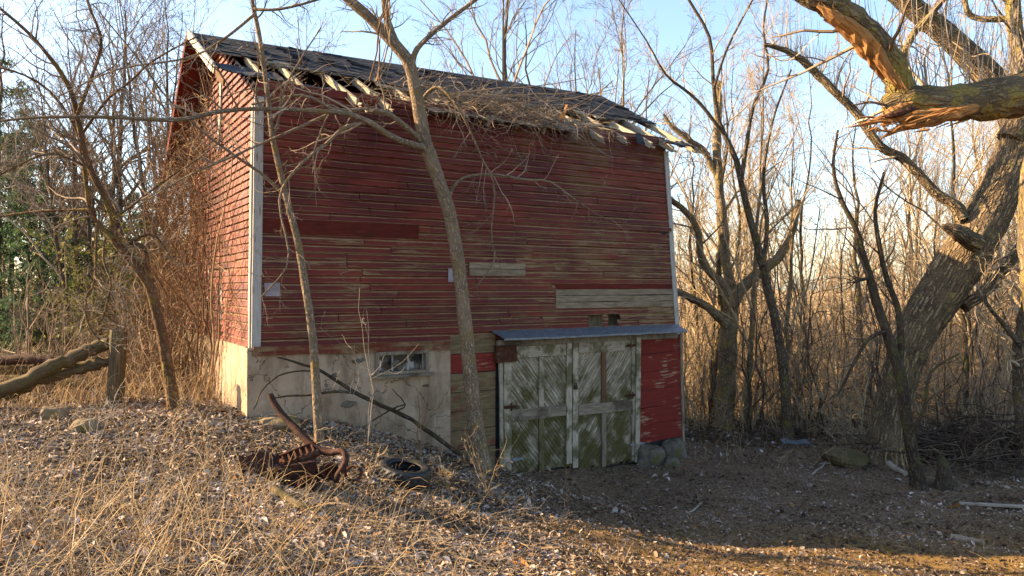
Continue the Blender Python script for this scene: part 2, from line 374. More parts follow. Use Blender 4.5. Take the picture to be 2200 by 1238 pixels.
# ------------------------------------------------------------------ ground
def at(px, py, d): return np.array([(px - 1100) / F * d, d, (619 - py) / F * d])
CTRL = np.array([
 (0,0,-1.60),(-2,3.5,-1.46),(-1.55,4.5,-1.72),(-.7,5.3,-2.02),(0,6.5,-2.50),(1.3,7.3,-2.86),(2.75,8.0,-3.14),(6.2,9.0,-3.47),(-3.78,10.8,-1.85),(-1.34,9.2,-2.46),(-2.4,8.0,-2.14),(-2.17,11.8,-2.22),(-1.1,12.45,-2.72),
 (-.45,12.8,-3.02),(-.1,13.1,-3.27),(2.49,14.75,-3.46),(3.3,15.3,-3.38),(-.46,11.6,-2.84),(-.33,10.4,-2.82),(0,10.4,-3.04),(.9,10.3,-3.23),(2.5,10.1,-3.44),(5.5,9.8,-3.49),(7.4,14.7,-3.42),(4.5,12.5,-3.5),(1.5,12,-3.42),(9,11,-3.46),
 (4,17,-3.47),(10,18,-3.40),(2,22,-3.5),(14,14,-3.35),(20,25,-3.1),(-8,12,-1.92),(-10,8,-1.65),(-6,5,-1.42),(-8,16,-2.05),(-5.5,14,-1.95),(-3,19,-2.4),
 (-15,25,-2.2),(-16,10,-1.8),(60,70,-1.2),(0,70,-2.2),(-60,70,-1.8),(0,-10,-1.6),(-30,0,-1.6),(30,0,-3.2),(30,-20,-2.6),(-30,-20,-1.6),(-2.6,6.3,-1.80),(-4.5,8,-1.70),(3,4,-2.3),(6,5,-3.0)])
def _fit():
    P = CTRL[:, :2]; d = np.linalg.norm(P[:, None] - P[None], axis=2); n = len(P)
    A = np.zeros((n + 3, n + 3)); A[:n, :n] = d - np.eye(n) * .0; A[:n, n] = 1; A[:n, n + 1:] = P; A[n, :n] = 1; A[n + 1:, :n] = P.T
    b = np.zeros(n + 3); b[:n] = CTRL[:, 2]; return np.linalg.solve(A, b)
_W = _fit()
def gz(x, y):
    x = np.asarray(x, float); y = np.asarray(y, float); sh = np.broadcast(x, y).shape
    q = np.stack([np.broadcast_to(x, sh).ravel(), np.broadcast_to(y, sh).ravel()], 1); out = np.empty(len(q)); n = len(CTRL)
    for i in range(0, len(q), 20000):
        c = q[i:i + 20000]; d = np.sqrt(((c[:, None] - CTRL[None, :, :2]) ** 2).sum(2) + .15)
        out[i:i + 20000] = d @ _W[:n] + _W[n] + c @ _W[n + 1:]
    z = out.reshape(sh)
    return z + .025 * np.sin(x * 2.1 + 1.3 * np.sin(y * 1.7)) + .018 * np.sin(y * 3.3 + x * 1.1) + .01 * np.sin(x * 7.3 + y * 5.1)
def gp(px, py, dmin=2.0, dmax=90.0):
    """ground point seen at a photo pixel"""
    d = np.concatenate([np.linspace(dmin, 20, 500), np.linspace(20.05, dmax, 500)])
    x = (px - 1100) / F * d; z = (619 - py) / F * d; hit = np.nonzero(z < gz(x, d))[0]
    k = d[hit[0]] if len(hit) else dmax
    return np.array([(px - 1100) / F * k, k, float(gz((px - 1100) / F * k, k))])

def track_mask(x, y):
    """1 on the bare yard in front of the doors, 0 on the leafy bank"""
    x = np.asarray(x); y = np.asarray(y)
    e = (x - .15 - .25 * np.sin(y * 1.9)) / .9
    m1 = 1 / (1 + np.exp(-4 * e))
    return m1 * (1 / (1 + np.exp(-(9.5 - x) * 1.6))) * (1 / (1 + np.exp(-(17 - y) * 2)))
def build_ground():
    xs = np.unique(np.concatenate([np.linspace(-14, 16, 301), -14 - np.geomspace(.3, 400, 40), 16 + np.geomspace(.3, 400, 40)]))
    ys = np.unique(np.concatenate([np.linspace(-2, 24, 261), -2 - np.geomspace(.3, 60, 20), 24 + np.geomspace(.3, 500, 50)]))
    X, Y = np.meshgrid(xs, ys, indexing='ij'); Z = gz(X, Y)
    far = np.clip((np.hypot(X, Y) - 60) / 60, 0, 1); Z = Z * (1 - far) + (-1.6) * far
    nx, ny = X.shape
    idx = np.arange(nx * ny).reshape(nx, ny)
    q = np.stack([idx[:-1, :-1], idx[1:, :-1], idx[1:, 1:], idx[:-1, 1:]], -1).reshape(-1, 4)
    mb = MB(); V = np.stack([X, Y, Z], -1).reshape(-1, 3)
    mb.add(V, q=q, rn=track_mask(X, Y).ravel(), tc=V)
    g = G('leafy_woodland_soil'); o = g.obj(); tr = g.attr('rnd')
    n = g.noise(o, 2.2, 6, .65); f = g.noise(o, 26, 5, .7); f2 = g.noise(o, 70, 3, .7)
    bank = g.mix(g.rng(f, .35, .68), (.035, .024, .018), (.13, .092, .065)); bank = g.mix(g.rng(n, .55, .75, 0, .5), bank, (.16, .11, .05))
    yard = g.mix(g.rng(f, .38, .68), (.115, .077, .05), (.33, .23, .15)); yard = g.mix(g.rng(n, .50, .70, 0, .6), yard, (.15, .10, .042)); yard = g.mix(g.m_('MULTIPLY', g.rng(g.sep(o)[1], 11.4, 9.6), g.rng(n, .35, .6, .25, .85)), yard, (.25, .155, .045))  # golden moss masked to the sunlit strip, so its gold paints in the sunlight
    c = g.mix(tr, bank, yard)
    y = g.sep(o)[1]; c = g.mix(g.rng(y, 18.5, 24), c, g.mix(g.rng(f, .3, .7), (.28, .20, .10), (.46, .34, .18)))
    g.bump(g.m_('ADD', f, f2), .9, .04)
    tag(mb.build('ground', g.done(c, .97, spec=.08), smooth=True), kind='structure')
build_ground()

# ------------------------------------------------------------------ barn
PX, PY = -3.78, 10.8
DV = np.array([.847, .531]); DV /= np.linalg.norm(DV); BV = np.array([-DV[1], DV[0]])
ZB = -3.45                                    # level of the barn's origin
barn = empty('barn', (PX, PY, ZB), 'weathered red clapboard barn with broken eaves and double plank doors', 'barn', rz=math.atan2(DV[1], DV[0]))
def wp(px, py, y=0.0):
    """photo pixel -> barn coordinates on the plane parallel to the long wall, y metres behind it (z above the barn's origin)"""
    o = np.array([PX, PY]) + BV * y; k = (px - 1100) / F
    s = (k * o[1] - o[0]) / (DV[0] - k * DV[1]); dep = o[1] + s * DV[1]
    return s, (619 - py) / F * dep - ZB
ZTOP = 2.97 - ZB; ZSID = -.85 - ZB; LEN = 8.45; WID = 5.6; RY = 2.8
def ridge_z(s): return 4.41 + .016 * s - ZB
def roof_z(s, y):                             # front slope, with an old sag along the eave
    sag = -.07 * np.exp(-((s - 4.3) / 2.2) ** 2) * np.clip(1 - y / RY, 0, 1)
    return ZTOP + .06 + (ridge_z(s) - ZTOP - .06) * y / RY + sag
def back_z(s, y): return ridge_z(s) - (y - RY) * .66
def lean_l(z): return .02 + .05 * (z - ZSID) / (ZTOP - ZSID)
def lean_r(z): return 8.42 - .30 * (z - ZSID) / (ZTOP - ZSID)

PROF = [(-.010, -.004), (-.010, .034), (.074, .024), (.082, .010), (.145, .000)]      # (height, proud of wall) up one drop-siding board
def clapboards(mb, rows_z, x0f, x1f, place, holes=(), e=.14, joints=(1.6, 4.2), bad=.0):
    for i, z in enumerate(rows_z):
        a, b = x0f(z), x1f(z)
        if b - a < .08: continue
        cuts = [a]; x = a + rng.uniform(*joints) * .6
        while x < b - .5: cuts.append(x); x += rng.uniform(*joints)
        cuts.append(b)
        for u0, u1 in zip(cuts[:-1], cuts[1:]):
            segs = [(u0 + .005, u1 - .005)]
            for (h0, h1, hz0, hz1) in holes:
                if hz0 < z + e * .5 < hz1:
                    ns = []
                    for s0, s1 in segs:
                        if h1 <= s0 or h0 >= s1: ns.append((s0, s1))
                        else:
                            if h0 > s0 + .05: ns.append((s0, h0))
                            if h1 < s1 - .05: ns.append((h1, s1))
                    segs = ns
            for s0, s1 in segs:
                m = max(2, int((s1 - s0) / .35) + 1); xs = np.linspace(s0, s1, m)
                dz = rng.normal(0, .005, m).cumsum() * .4 + rng.normal(0, .005); dn = np.abs(rng.normal(0, .003, m)) + (rng.uniform(0, .03) * rng.choice([1, 1, .4]) if rng.random() < .24 + bad else 0) * np.linspace(0, 1, m) ** 2
                rn = rng.random(); w = i * 1.731 + rn * 5; V = []; T = []
                for j, x in enumerate(xs):
                    for (h, p) in PROF:
                        V.append(place(x, z + h * e / .14 + dz[j] * (1 if h < .1 else .3), p + dn[j])); T.append((x, max(h, 0) / .142, w))
                k = len(PROF); q = []
                for j in range(m - 1):
                    for r in range(k - 1): q.append((j * k + r, (j + 1) * k + r, (j + 1) * k + r + 1, j * k + r + 1))
                mb.add(V, q=q, rn=rn, tc=T)

def build_barn():
    E = .118
    rows = np.arange(ZSID, ZTOP - .02, E)
    # dark holes seen in the long wall, and stretches re-boarded with plain wood
    hx0, hz0 = wp(1262, 702); hx1, hz1 = wp(1324, 686)
    rp = [(wp(1192, 622)[0], 8.6, wp(1300, 657)[1], wp(1300, 604)[1]), (wp(1005, 600)[0], wp(1127, 585)[0], wp(1060, 600)[1], wp(1060, 571)[1] + .06)]
    r4 = (wp(562, 500)[0] + .0, wp(898, 500)[0], wp(800, 507)[1], wp(800, 482)[1])
    snap = lambda h: (h[0], h[1], rows[np.argmin(abs(rows - h[2]))], rows[np.argmin(abs(rows - h[3]))])
    rp = [snap(h) for h in rp]; r4 = snap(r4)
    holes = [(hx0, hx0 + .35, hz0, hz1 + .05), (hx0 + .47, hx1 + .02, hz0, hz1 + .05)] + rp + [r4]
    mb = MB()
    clapboards(mb, rows, lambda z: lean_l(z), lambda z: lean_r(z), lambda x, z, n: (x, -n, z), holes, E)
    mb.build('clapboard_wall', M['clap_front'], barn)
    mb = MB(); box(mb, (.14, .30, ZSID - .05), (7.95, .34, ZTOP - .05)); b = mb.build('wall_sheathing', M['oldwood'], barn)
    # replaced boards
    def board_run(name, h, mats, n):
        zz = np.linspace(h[2], h[3], n + 1)
        for i in range(n):
            mb = MB(); x1 = min(h[1], lean_r(zz[i]) - .01)
            beam(mb, (h[0] + rng.uniform(-.02, .02), -.014, (zz[i] + zz[i + 1]) / 2), (x1, -.014, (zz[i] + zz[i + 1]) / 2 + rng.normal(0, .004)), .028, zz[i + 1] - zz[i] - .008, up=(0, 0, 1), n=5, wob=.003)
            mb.build(name, mats[i], barn)
    board_run('replacement_board', rp[0], [M['greyboard']] * 3 + [M['redplain']], 4)
    board_run('replacement_board', rp[1], [M['greyboard'], M['greyboard']], max(1, int(round((rp[1][3] - rp[1][2]) / E))) if False else 2)
    board_run('replacement_board', r4, [M['redplain']], 1)
    # gable end toward the sun
    grows = np.arange(ZSID, ridge_z(0) - .05, E)
    ylo = lambda z: .02 if z < ZTOP - E else (z + E - ZTOP) / ((ridge_z(0) - ZTOP) / RY)
    yhi = lambda z: min(WID, RY + (ridge_z(0) - z - E) / .66)
    mb = MB(); clapboards(mb, grows, ylo, yhi, lambda y, z, n: (lean_l(min(z, ZTOP)) - n, y, z), (), E, bad=.1)
    mb.build('gable_wall', M['clap_gable'], barn)
    mb = MB()
    for x0, x1 in ((.10, .13), (7.96, 8.0)):
        v = [(x, y, z) for x in (x0, x1) for (y, z) in ((.03, ZSID), (WID - .03, ZSID), (WID - .03, back_z(0, WID) - .04), (RY, ridge_z(0) - .06), (.03, ZTOP - .04))]
        mb.add(v, q=[(0, 1, 6, 5), (1, 2, 7, 6), (2, 3, 8, 7), (3, 4, 9, 8), (4, 0, 5, 9)], t=[(0, 2, 1), (0, 3, 2), (0, 4, 3), (5, 6, 7), (5, 7, 8), (5, 8, 9)])
    box(mb, (.14, WID - .06, -.3), (8.05, WID - .02, back_z(0, WID) - .03))
    mb.build('inner_sheathing', M['oldwood'], barn)
    mb = MB(); clapboards(mb, grows, ylo, yhi, lambda y, z, n: (lean_r(min(z, ZTOP)) + n, y, z), (), E); mb.build('far_gable_wall', M['clap_front'], barn)
    mb = MB(); clapboards(mb, np.arange(ZSID, back_z(0, WID) - .1, E), lambda z: .02, lambda z: 8.2, lambda x, z, n: (x, WID + n, z), (), E); mb.build('back_wall', M['clap_front'], barn)
    # corner boards
    def corner(name, pts, w, th, n=8):
        mb = MB(); a, b_ = pts; beam(mb, a, b_, w, th, up=(0, 1, 0), n=n, wob=.004); return mb.build(name, M['white'], barn)
    zt = wp(545, 207)[1]
    corner('corner_board', ((lean_l(ZSID) + .035, -.034, ZSID - .03), (lean_l(zt) + .035, -.034, zt)), .13, .03)
    mb = MB(); beam(mb, (lean_l(ZSID) - .036, .05, ZSID - .03), (lean_l(zt) - .036, .05, zt - .1), .03, .10, up=(0, 1, 0), n=8, wob=.003); mb.build('corner_board', M['white'], barn)
    sr, zr = wp(1421, 325)
    corner('corner_board', ((wp(1455, 735)[0] - .02, -.036, ZSID - .1), (lean_r(zr) - .02, -.036, zr)), .11, .03)
    # foundation
    def slab(mb, origin, du, dv, nu, nv, nrm, amp, thick):
        o = np.array(origin, float); U = np.linspace(0, 1, nu); Vv = np.linspace(0, 1, nv)
        P = o + U[:, None, None] * np.array(du) + Vv[None, :, None] * np.array(dv)
        d = sum(np.sin(U[:, None] * k * 3.1 + k + Vv[None] * (k * 1.7)) / k for k in (2, 3, 5, 8)) * amp + rng.normal(0, amp * .25, (nu, nv))
        P = P + d[..., None] * np.array(nrm)
        idx = np.arange(nu * nv).reshape(nu, nv); q = np.stack([idx[:-1, :-1], idx[1:, :-1], idx[1:, 1:], idx[:-1, 1:]], -1).reshape(-1, 4)
        mb.add(P.reshape(-1, 3), q=q)
        e = np.array(nrm) * -thick                                    # returns on top and at both ends
        for line in (P[:, -1], P[0], P[-1]):
            m = len(line); mb.add(np.vstack([line, line + e]), q=[(i, i + 1, m + i + 1, m + i) for i in range(m - 1)])
    xe = wp(965, 850)[0]
    wx0, wz0 = wp(803, 806); wx1, wz1 = wp(917, 751)
    mb = MB()
    slab(mb, (-.07, -.05, -.6), (wx0 + .07, 0, 0), (0, 0, ZSID - .02 + .6), 40, 36, (0, -1, 0), .010, .3)
    slab(mb, (wx1, -.05, -.6), (xe - wx1, 0, 0), (0, 0, ZSID - .02 + .6), 14, 36, (0, -1, 0), .010, .3)
    slab(mb, (wx0, -.05, -.6), (wx1 - wx0, 0, 0), (0, 0, wz0 - .03 + .6), 20, 26, (0, -1, 0), .008, .3)
    mb.build('foundation', M['plaster'], barn, smooth=True)
    mb = MB(); slab(mb, (-.06, WID, -.6), (0, -WID - .05, 0), (0, 0, ZSID - .02 + .6), 60, 36, (-1, 0, 0), .012, .3); mb.build('side_foundation', M['plaster'], barn, smooth=True)
    # broken-off plaster showing the rubble
    for px, py, a, b_ in ((848, 780, .10, .05), (765, 775, .09, .05), (745, 868, .12, .07), (672, 806, .06, .07), (776, 772, .05, .03), (912, 828, .07, .025), (716, 806, .07, .04)):
        s, z = wp(px, py); mb = MB(); m = 11; th = np.arange(m) * 2 * np.pi / m; rr = rng.uniform(.6, 1.15, m)
        ring = np.stack([s + np.cos(th) * a * rr, np.full(m, -.066), z + np.sin(th) * b_ * rr], 1); ring2 = ring * 1.0; ring2[:, 0] = s + (ring[:, 0] - s) * .8; ring2[:, 2] = z + (ring[:, 2] - z) * .8; ring2[:, 1] = -.074
        mb.add(np.vstack([ring, ring2, [[s, -.070, z]]]), q=[(i, (i + 1) % m, m + (i + 1) % m, m + i) for i in range(m)], t=[(m + i, m + (i + 1) % m, 2 * m) for i in range(m)])
        mb.build('exposed_stone', M['stone'], barn)
    # cellar window
    mb = MB(); fw = .055
    for lo, hi in (((wx0, -.09, wz0), (wx0 + fw, .10, wz1)), ((wx1 - fw, -.09, wz0), (wx1, .10, wz1)), ((wx0 + fw, -.09, wz1 - fw), (wx1 - fw, .10, wz1)), ((wx0 + fw, -.088, wz0), (wx1 - fw, .10, wz0 + .04))):
        box(mb, lo, hi, .003)
    win = mb.build('window', M['oldwood'], barn)
    mb = MB(); beam(mb, (wx0 - .06, -.115, wz0 - .025), (wx1 + .06, -.115, wz0 - .025), .12, .045, n=3, wob=.003); mb.build('sill', M['oldwood'], win)
    iw = (wx1 - wx0 - 2 * fw)
    for k in range(3):
        mb = MB(); a = wx0 + fw + iw * k / 3 + .012; b_ = wx0 + fw + iw * (k + 1) / 3 - .012
        box(mb, (a, .045, wz0 + .045), (b_, .052, wz1 - fw - .005)); mb.build('pane', M['glass'], win)
    for k in range(4):
        mb = MB(); a = wx0 + fw + iw * k / 3; box(mb, (a - .014, .02, wz0 + .04), (a + .014, .06, wz1 - fw), .002); mb.build('glazing_bar', M['white'], win)
    for z0_, z1_, h_ in ((ZSID - .035, ZSID - .06, .075), (ZSID - .10, ZSID - .145, .07)):
        mb = MB(); beam(mb, (.01, -.075, z0_), (xe - .02, -.075, z1_), .025, h_, n=9, wob=.004); mb.build('skirt_board', M['skirt'], barn)
    for k, (f0, f1) in enumerate(((.0, .10), (.62, .80))):             # rags of paint and paper behind the glass
        mb = MB(); a = wx0 + fw + iw * f0; b_ = wx0 + fw + iw * f1; m = 8
        lo = np.stack([np.linspace(a, b_, m), np.full(m, .038), wz0 + .05 + rng.uniform(0, .05, m)], 1); hi = np.stack([np.linspace(a, b_, m), np.full(m, .038), wz0 + .15 + rng.uniform(0, .10, m)], 1)
        mb.add(np.vstack([lo, hi]), q=[(i, i + 1, m + i + 1, m + i) for i in range(m - 1)]); mb.build('paper_scrap', M['white'], win)
    # boarded panel left of the doors
    x0, x1 = wp(964, 850)[0], wp(1062, 850)[0]
    zs = np.linspace(-.25, wp(1010, 719)[1] , 10)
    for i in range(9):
        mb = MB(); beam(mb, (x0 + rng.uniform(0, .02), -.02, (zs[i] + zs[i + 1]) / 2), (x1, -.02, (zs[i] + zs[i + 1]) / 2), .03, zs[i + 1] - zs[i] - .012, n=4, wob=.004)
        mb.build('plank', M['olive'] if i != 7 else M['redpanel'], barn)
    mb = MB(); box(mb, (x0 + .02, .0, -.3), (8.4, .04, ZSID - .01)); mb.build('dark_backing', M['felt'], barn)
    # red panel right of the doors
    x0, x1 = wp(1364, 850)[0], wp(1459, 850)[0]
    zs = np.linspace(wp(1400, 950)[1] + .02, ZSID - .1, 7)
    for i in range(6):
        mb = MB(); xr = x1 - .0 + .02 * (6 - i); beam(mb, (x0, -.02, (zs[i] + zs[i + 1]) / 2 - .03), (xr, -.02, (zs[i] + zs[i + 1]) / 2 + .02), .03, zs[i + 1] - zs[i] - .008, n=3, wob=.003)
        mb.build('plank', M['redpanel'], barn)
    mb = MB(); beam(mb, (x1 + .08, .0, zs[0] - .1), (x1 + .0, .0, ZSID), .06, .12, up=(0, 1, 0), n=3, wob=.003); mb.build('corner_post', M['oldwood'], barn)
    mb = MB(); box(mb, (x0, -.01, -.35), (x1 + .15, .35, zs[0] - .02), .02); mb.build('footing', M['stone'], barn)
    # metal hood over the doors: two lapped sheets
    cx0, cx1 = wp(1053, 710)[0], wp(1452, 710)[0]; cm = wp(1264, 710)[0]
    for a, b_, dz in ((cx0, cm + .05, .0), (cm - .03, cx1, .006)):
        mb = MB(); m = 12; xs = np.linspace(a, b_, m); k = np.zeros(m); k[0] = .06 if a == cx0 else .04
        top = np.stack([xs, np.full(m, -.03), np.full(m, wp(1200, 706)[1] + dz) + rng.normal(0, .002, m)], 1)
        bot = np.stack([xs + (k * 1.5 if True else 0), np.full(m, -.33) , np.full(m, wp(1200, 706)[1] - .12 + dz) + rng.normal(0, .004, m)], 1)
        lip = bot + [0, .004, -.035]
        V = np.vstack([top, bot, lip, top - [0, 0, .004], bot + [0, .006, -.006]])
        q = [(i, m + i, m + i + 1, i + 1) for i in range(m - 1)] + [(m + i, 2 * m + i, 2 * m + i + 1, m + i + 1) for i in range(m - 1)] + [(3 * m + i, 3 * m + i + 1, 4 * m + i + 1, 4 * m + i) for i in range(m - 1)]
        mb.add(V, q=q); mb.build('metal_hood', M['galv'], barn)
    mb = MB(); box(mb, (cx0 + .1, -.10, ZSID - .17), (cx1 - .05, -.035, ZSID - .06), .004); mb.build('door_header', M['oldwood'], barn)
    # double doors
    def leaf(x0, x1, zb0, zb1, zt, sgn):
        ang_ = 0.0
        mb = MB(); yb = -.055
        # ragged diagonal planks clipped to the leaf
        w = .062; zlo = min(zb0, zb1)
        H = zt - zlo; slope = 1.28 * sgn
        c = -4.0
        def clip(poly, n, d):
            out = []
            for i in range(len(poly)):
                p, q_ = poly[i], poly[(i + 1) % len(poly)]; dp, dq = np.dot(p, n) - d, np.dot(q_, n) - d
                if dp <= 0: out.append(p)
                if dp * dq < 0: out.append(p + (q_ - p) * dp / (dp - dq))
            return out
        nrm = np.array([slope, 1.0]); nl = np.linalg.norm(nrm); nrm /= nl; dirv = np.array([nrm[1], -nrm[0]])
        cen = np.array([(x0 + x1) / 2, (zlo + zt) / 2])
        for j in range(-24, 25):
            o_ = cen + nrm * j * w; poly = [o_ + dirv * a + nrm * b_ for a, b_ in ((-3, 0), (3, 0), (3, w - .006), (-3, w - .006))]
            rag = rng.uniform(0, .07)
            for n_, d_ in ((np.array([-1., 0]), -x0), (np.array([1., 0]), x1), (np.array([0., 1.]), zt), (np.array([0., -1.]), -(zb0 + (zb1 - zb0) * .5 + rag - .03))):
                poly = clip(poly, n_, d_)
                if len(poly) < 3: break
            if len(poly) < 3: continue
            yy = yb + rng.normal(0, .0025); rn = rng.random(); m = len(poly)
            V = [(p[0], yy, p[1]) for p in poly] + [(p[0], yy + .022, p[1]) for p in poly]
            T = [(np.dot(p, nrm) + rn * 9, rn * 3, np.dot(p, dirv)) for p in poly] * 2
            tri = [(0, i, i + 1) for i in range(1, m - 1)] + [(m, m + i + 1, m + i) for i in range(1, m - 1)]
            mb.add(V, t=tri, q=[(i, m + i, m + (i + 1) % m, (i + 1) % m) for i in range(m)], rn=rn, tc=T)
        d = mb.build('door', M['doorchev'], barn)
        fy = yb - .018; W = x1 - x0
        def bar(name, a, b_, wd, mat, n=4):
            mb = MB(); beam(mb, (a[0], fy, a[1]), (b_[0], fy, b_[1]), wd, .034, up=(0, 1, 0), n=n, wob=.004, jit=.002); mb.build(name, mat, d)
        st = .15
        zmid = zlo + H * .47
        inner, outer = (x1 - .065, x0 + st / 2 + .07) if sgn > 0 else (x0 + .065, x1 - st / 2 - .02)
        bar('stile', (inner, zlo + .09), (inner, zt - .01), .12, M['doorwhite'], 6)
        bar('stile', (outer, zlo + .04), (outer, zt - .01), .15, M['doorwhite'], 6)
        lo_, hi_ = min(inner, outer) + .075, max(inner, outer) - .075
        bar('top_rail', (lo_ - .0, zt - .12), (hi_ + .0, zt - .12), .20, M['doorwhite'])
        bar('middle_rail', (lo_, zmid), (hi_, zmid), .20, M['oldwood'])
        mx = (lo_ + hi_) / 2 + .05 * sgn
        bar('muntin', (mx, zlo + .02), (mx, zmid - .105), .10, M['doorgreen'] if sgn > 0 else M['oldwood'])
        bar('muntin', (mx, zmid + .105), (mx, zt - .225), .10, M['doorwhite'] if sgn > 0 else M['redwood'])
        return d, fy, inner, outer, zmid
    M['redwood'] = mat_wood('brown_bare_wood', (.095, .05, .028), (.19, .105, .055), stain=(.08, .065, .025), stain_lo=.62)
    dl0, dl1, dr1 = wp(1070, 850)[0], wp(1224, 850)[0], wp(1366, 850)[0]
    D1 = leaf(dl0, dl1 - .008, -3.30 - ZB, -3.33 - ZB, ZSID - .16, 1)
    D2 = leaf(dl1 + .008, dr1, -3.36 - ZB, -3.42 - ZB, ZSID - .14, -1)
    def strap(d, px, py, wpx, mat):
        s, z = wp(px, py); mb = MB(); L = wpx / F * 13.5 / 2 / .8
        v = []
        for x, h in ((-L, .008), (-L * .4, .028), (0, .032), (L * .5, .026), (L, .008)): v += [(s + x, -.094, z - h), (s + x, -.094, z + h), (s + x, -.106, z + h), (s + x, -.106, z - h)]
        q = [(4 * i + k, 4 * i + (k + 1) % 4, 4 * i + 4 + (k + 1) % 4, 4 * i + 4 + k) for i in range(4) for k in range(4)]
        mb.add(v, q=q); tubes(mb, [(s, -.105, z - .07), (s, -.105, z + .07)], [.013, .013], 6, cap=True); mb.build('hinge', mat, d)
    strap(D1[0], 1092, 873, 34, M['rust']); strap(D1[0], 1094, 986, 42, M['galv']); strap(D2[0], 1352, 848, 30, M['rust']); strap(D2[0], 1362, 952, 36, M['galv']); strap(D2[0], 1348, 742, 24, M['rust'])
    s, z = wp(1229, 829); mb = MB(); box(mb, (s - .035, -.125, z - .05), (s + .035, -.092, z + .02), .004); tubes(mb, [(s - .025, -.11, z + .02), (s - .02, -.11, z + .06), (s + .02, -.11, z + .06), (s + .025, -.11, z + .02)], [.008] * 4, 6)
    mb.build('padlock', M['iron'], D2[0])
    mb = MB(); beam(mb, (dr1 - .07, -.115, -.05 + .1), (dr1 - .03, -.115, ZSID - .12), .11, .03, up=(0, 1, 0), n=6, wob=.004); mb.build('door_jamb', M['doorwhite'], barn)
    mb = MB(); beam(mb, (dl0 + .02, -.10, .1), (dl0 - .01, -.10, ZSID - .15), .07, .03, up=(0, 1, 0), n=6, wob=.004); mb.build('door_jamb', M['doorwhite'], barn)
    # rusty box, metal plates
    a, z0 = wp(1059, 778); b_, z1 = wp(1101, 742); mb = MB(); box(mb, (a, -.16, z0), (b_, -.04, z1), .006); box(mb, (a - .02, -.18, z1), (b_ + .02, -.035, z1 + .02), .003); mb.build('rusty_box', M['rust'], barn)
    for p0, p1 in (((567, 637), (600, 608)), ((961, 606), (981, 577))):
        a, z0 = wp(*p0); b_, z1 = wp(*p1); mb = MB(); box(mb, (a, -.040, z0), (b_, -.034, z1), .002); mb.build('metal_plate', M['plate'], barn)
    # small rot holes: dark knots set in the boards
    for px, py, r_ in ((987, 413, .035), (1004, 438, .02), (1125, 382, .03), (1289, 456, .03), (1394, 457, .025), (1425, 501, .05), (808, 426, .02), (562, 700, .02), (1223, 512, .02), (1185, 622, .05), (1222, 583, .03), (1161, 683, .03)):
        s, z = wp(px, py); mb = MB(); m = 9; th = np.arange(m) * 2 * np.pi / m; rr = r_ * rng.uniform(.5, 1.2, m)
        mb.add(np.vstack([np.stack([s + np.cos(th) * rr * 1.3, np.full(m, -.029), z + np.sin(th) * rr * .7], 1), [[s, -.030, z]]]), t=[(i, (i + 1) % m, m) for i in range(m)]); mb.build('knot_hole', M['felt'], barn)

    # ---------------- roof
    lowpx = [(424, 98), (441, 103), (470, 109), (509, 111), (532, 119), (574, 128), (606, 131), (648, 143), (677, 152), (719, 155), (748, 162), (784, 170), (865, 187), (950, 204), (1060, 220), (1163, 230), (1219, 234), (1253, 238), (1285, 245), (1318, 256), (1347, 254), (1381, 261), (1409, 267), (1450, 284), (1488, 302)]
    def roofhit(px, py):
        y = 1.4
        for _ in range(40):
            s, z = wp(px, py, y); e = z - float(roof_z(s, y)) - .06; y += e * 1.2 ; y = min(max(y, -.6), 2.9)
        return s, y
    # the line where the shingles have broken away, in barn coordinates
    lx = np.array([-.45, -.1, .35, 1.0, 1.6, 2.2, 2.9, 3.6, 4.4, 5.2, 5.9, 6.4, 7.0, 7.6, 8.2, 8.5, 8.75])
    hits = [roofhit(*p) for p in lowpx]
    hs = np.array([h[0] for h in hits]); hy = np.array([h[1] for h in hits]); o_ = np.argsort(hs); hs, hy = hs[o_], hy[o_]
    low = lambda s: np.interp(s, hs, hy)
    SLOPE = math.hypot(RY, ridge_z(0) - ZTOP) / RY
    mb = MB(); course = .125
    for j in range(int(3.3 / course)):
        y0 = RY - course * (j + 1)
        x = -.42 + rng.uniform(0, .15)
        while x < 8.72:
            w = rng.uniform(.16, .36); x1 = min(x + w, 8.74); xm = (x + x1) / 2
            if y0 > low(xm) + rng.normal(0, .05):
                cu = rng.uniform(0, .012) if rng.random() < .85 else rng.uniform(.01, .05); ya = y0 - .012 - rng.uniform(0, .014); yb_ = y0 + course + .03
                z = lambda x_, y_, u: float(roof_z(x_, y_)) + u
                V = [(x, ya, z(x, ya, .052 + cu)), (x1 - .006, ya, z(x1, ya, .052 + cu * rng.uniform(.3, 1))), (x1 - .006, yb_, z(x1, yb_, .046)), (x, yb_, z(x, yb_, .046)), (x, ya, z(x, ya, .034)), (x1 - .006, ya, z(x1, ya, .034))]
                mb.add(V, q=[(0, 1, 2, 3), (4, 5, 1, 0)], rn=rng.random() ** 2)
            x = x1
    roof = mb.build('roof', M['shingle'], barn)
    mb = MB()                                        # roof boards under the shingles, their ends broken
    y = RY - .02; yw = .16
    while y > -.4:
        x = -.40
        while x < 8.70:
            x1 = min(x + rng.uniform(.5, 1.6), 8.70)
            if y - yw > low((x + x1) / 2) - .05 + rng.normal(0, .04):
                P4 = [(x, y - yw + .008), (x1, y - yw + .008), (x1, y), (x, y)]
                V = [(a, b_, float(roof_z(a, b_)) + .030) for a, b_ in P4] + [(a, b_, float(roof_z(a, b_)) + .005) for a, b_ in P4]
                mb.add(V, q=[(0, 1, 2, 3), (7, 6, 5, 4), (0, 4, 5, 1), (1, 5, 6, 2), (3, 2, 6, 7), (0, 3, 7, 4)], tc=[(b_ + x, 0, a) for a, b_ in P4] * 2)
            x = x1 + .004
        y -= yw
    mb.build('roof_board', M['oldwood'], roof)
    mb = MB()                                        # back slope
